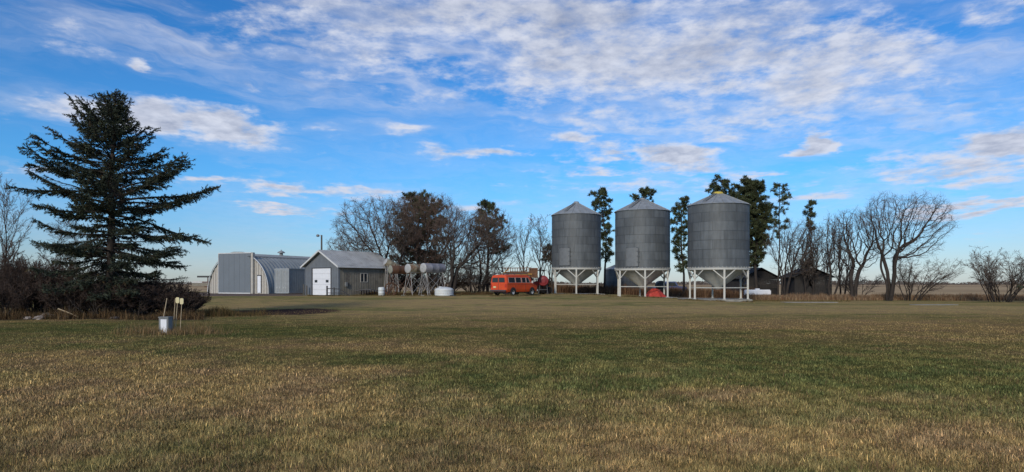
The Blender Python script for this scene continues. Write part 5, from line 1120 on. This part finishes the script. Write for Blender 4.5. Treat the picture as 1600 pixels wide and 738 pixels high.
grown_tree('bare_tree', 1300, 76, (1274, 1328), 334, 430, 2, .13, 83, 'twig', 'bare tree at the right corner of the weathered shed', 'bare leafless trees', .010, 420, .9)
grown_tree('bare_tree', 1334, 73, (1288, 1385), 330, 425, 2, .20, 84, 'twig', 'bare tree with a thick trunk left of the largest bare tree', 'bare leafless trees', .010, 850, 1.0)
grown_tree('bare_tree', 1389, 70, (1338, 1480), 304, 408, 4, .19, 85, 'twig', 'largest bare tree with forked trunks and a wide round crown', 'bare leafless trees', .009, 1900, 1.25)
bt('bare_bush', 1425, 71, (1390, 1500), 396, 'bush', stems=9, fan=.5, r0=.055, seed=86, label='bare bush fanning out to the right of the largest tree', rmin=.010, cat='bush', group='bare bushes at the field edge', lean=.35)
bt('bare_bush', 1562, 66, (1502, 1625), 385, 'bush', stems=18, fan=.62, r0=.05, seed=87, label='wide fan shaped bare bush near the right edge', rmin=.010, cat='bush', group='bare bushes at the field edge', base_fan=.16)
bt('bare_bush', 1340, 77, (1300, 1375), 425, 'bush', stems=7, fan=.6, r0=.04, seed=88, label='low scrub around the thick trunked bare tree', rmin=.010, cat='bush', group='bare bushes at the field edge')

BR = [(566, 82, (530, 612), 428, 'dark brush at the right end of the garage'), (618, 79, (585, 655), 420, 'dark brush behind the rusty tank'), (655, 82, (620, 695), 424, 'dark brush behind the middle and silver tanks'), (700, 79, (668, 742), 426, 'dark brush just behind the white water tank'),
      (738, 82, (705, 772), 424, 'dark brush between the water tank and the van'), (788, 86, (755, 825), 430, 'dark brush behind the van'), (838, 84, (812, 866), 432, 'dark brush between the van and the first bin')]
for i, (a, b_, c_, d_, l_) in enumerate(BR):
    bt('bare_shrub', a, b_, c_, d_, 'bush', stems=16, fan=.5, r0=.035, seed=400+i, twig='shrub', label=l_, rmin=.013, cat='shrub', group='dark brush under the bare trees', base_fan=.22)
for (a, b_, c_, d_, sd_, l_) in ((1246, 82, (1222, 1275), 358, 91, 'slim bare tree rising left of the weathered shed roof'), (1282, 80, (1258, 1308), 345, 92, 'slim bare tree behind the weathered shed roof'), (1316, 80, (1300, 1345), 345, 93, 'slim bare tree just right of the weathered shed')):
    bt('bare_tree', a, b_, c_, d_, 'poplar', stems=2, fan=.2, r0=.11, seed=sd_, label=l_, rmin=.012, kidmul=.8, group='slim bare trees around the weathered shed')

# ------------------------------------------------------------------ far tree line on the horizon
rg = np.random.default_rng(99); Q = []
n = 2600; Yt = rg.uniform(800, 1150, n); pxs = rg.uniform(-100, 1800, n)
dens_ = .5+.5*np.sin(pxs*.018)*np.sin(pxs*.0063+1.3); hgt = np.where(pxs > 1100, 3.4, 2.2)*(.45+.9*dens_)
keep = rg.uniform(0, 1, n) < .25+.75*dens_; Yt, pxs, hgt = Yt[keep], pxs[keep], hgt[keep]; n = len(Yt)
C = np.stack([(pxs-800)/F*Yt, Yt, np.zeros(n)], 1); Q = []
for q in range(16):
    p = C+np.stack([rg.normal(0, 2.2, n), rg.normal(0, 2, n), rg.uniform(0, 1, n)**1.2*hgt*1.6], 1); d = rg.normal(size=(n, 3)); d /= np.linalg.norm(d, axis=1, keepdims=True); s = np.cross(d, rg.normal(size=(n, 3))); s /= np.linalg.norm(s, axis=1, keepdims=True)
    Q.append(np.stack([p-s*.7, p+s*.7, p+d*1.8], 1))
Q = np.concatenate(Q); k = np.arange(len(Q))*3
o = link_mesh('treeline', np_mesh('treeline', Q.reshape(-1, 3), [np.stack([k, k+1, k+2], 1)], False, np.ones((len(Q)*3, 3))*.9), 'twig'); tag(o, 'low dark tree line along the far horizon', 'treeline', None, 'stuff')
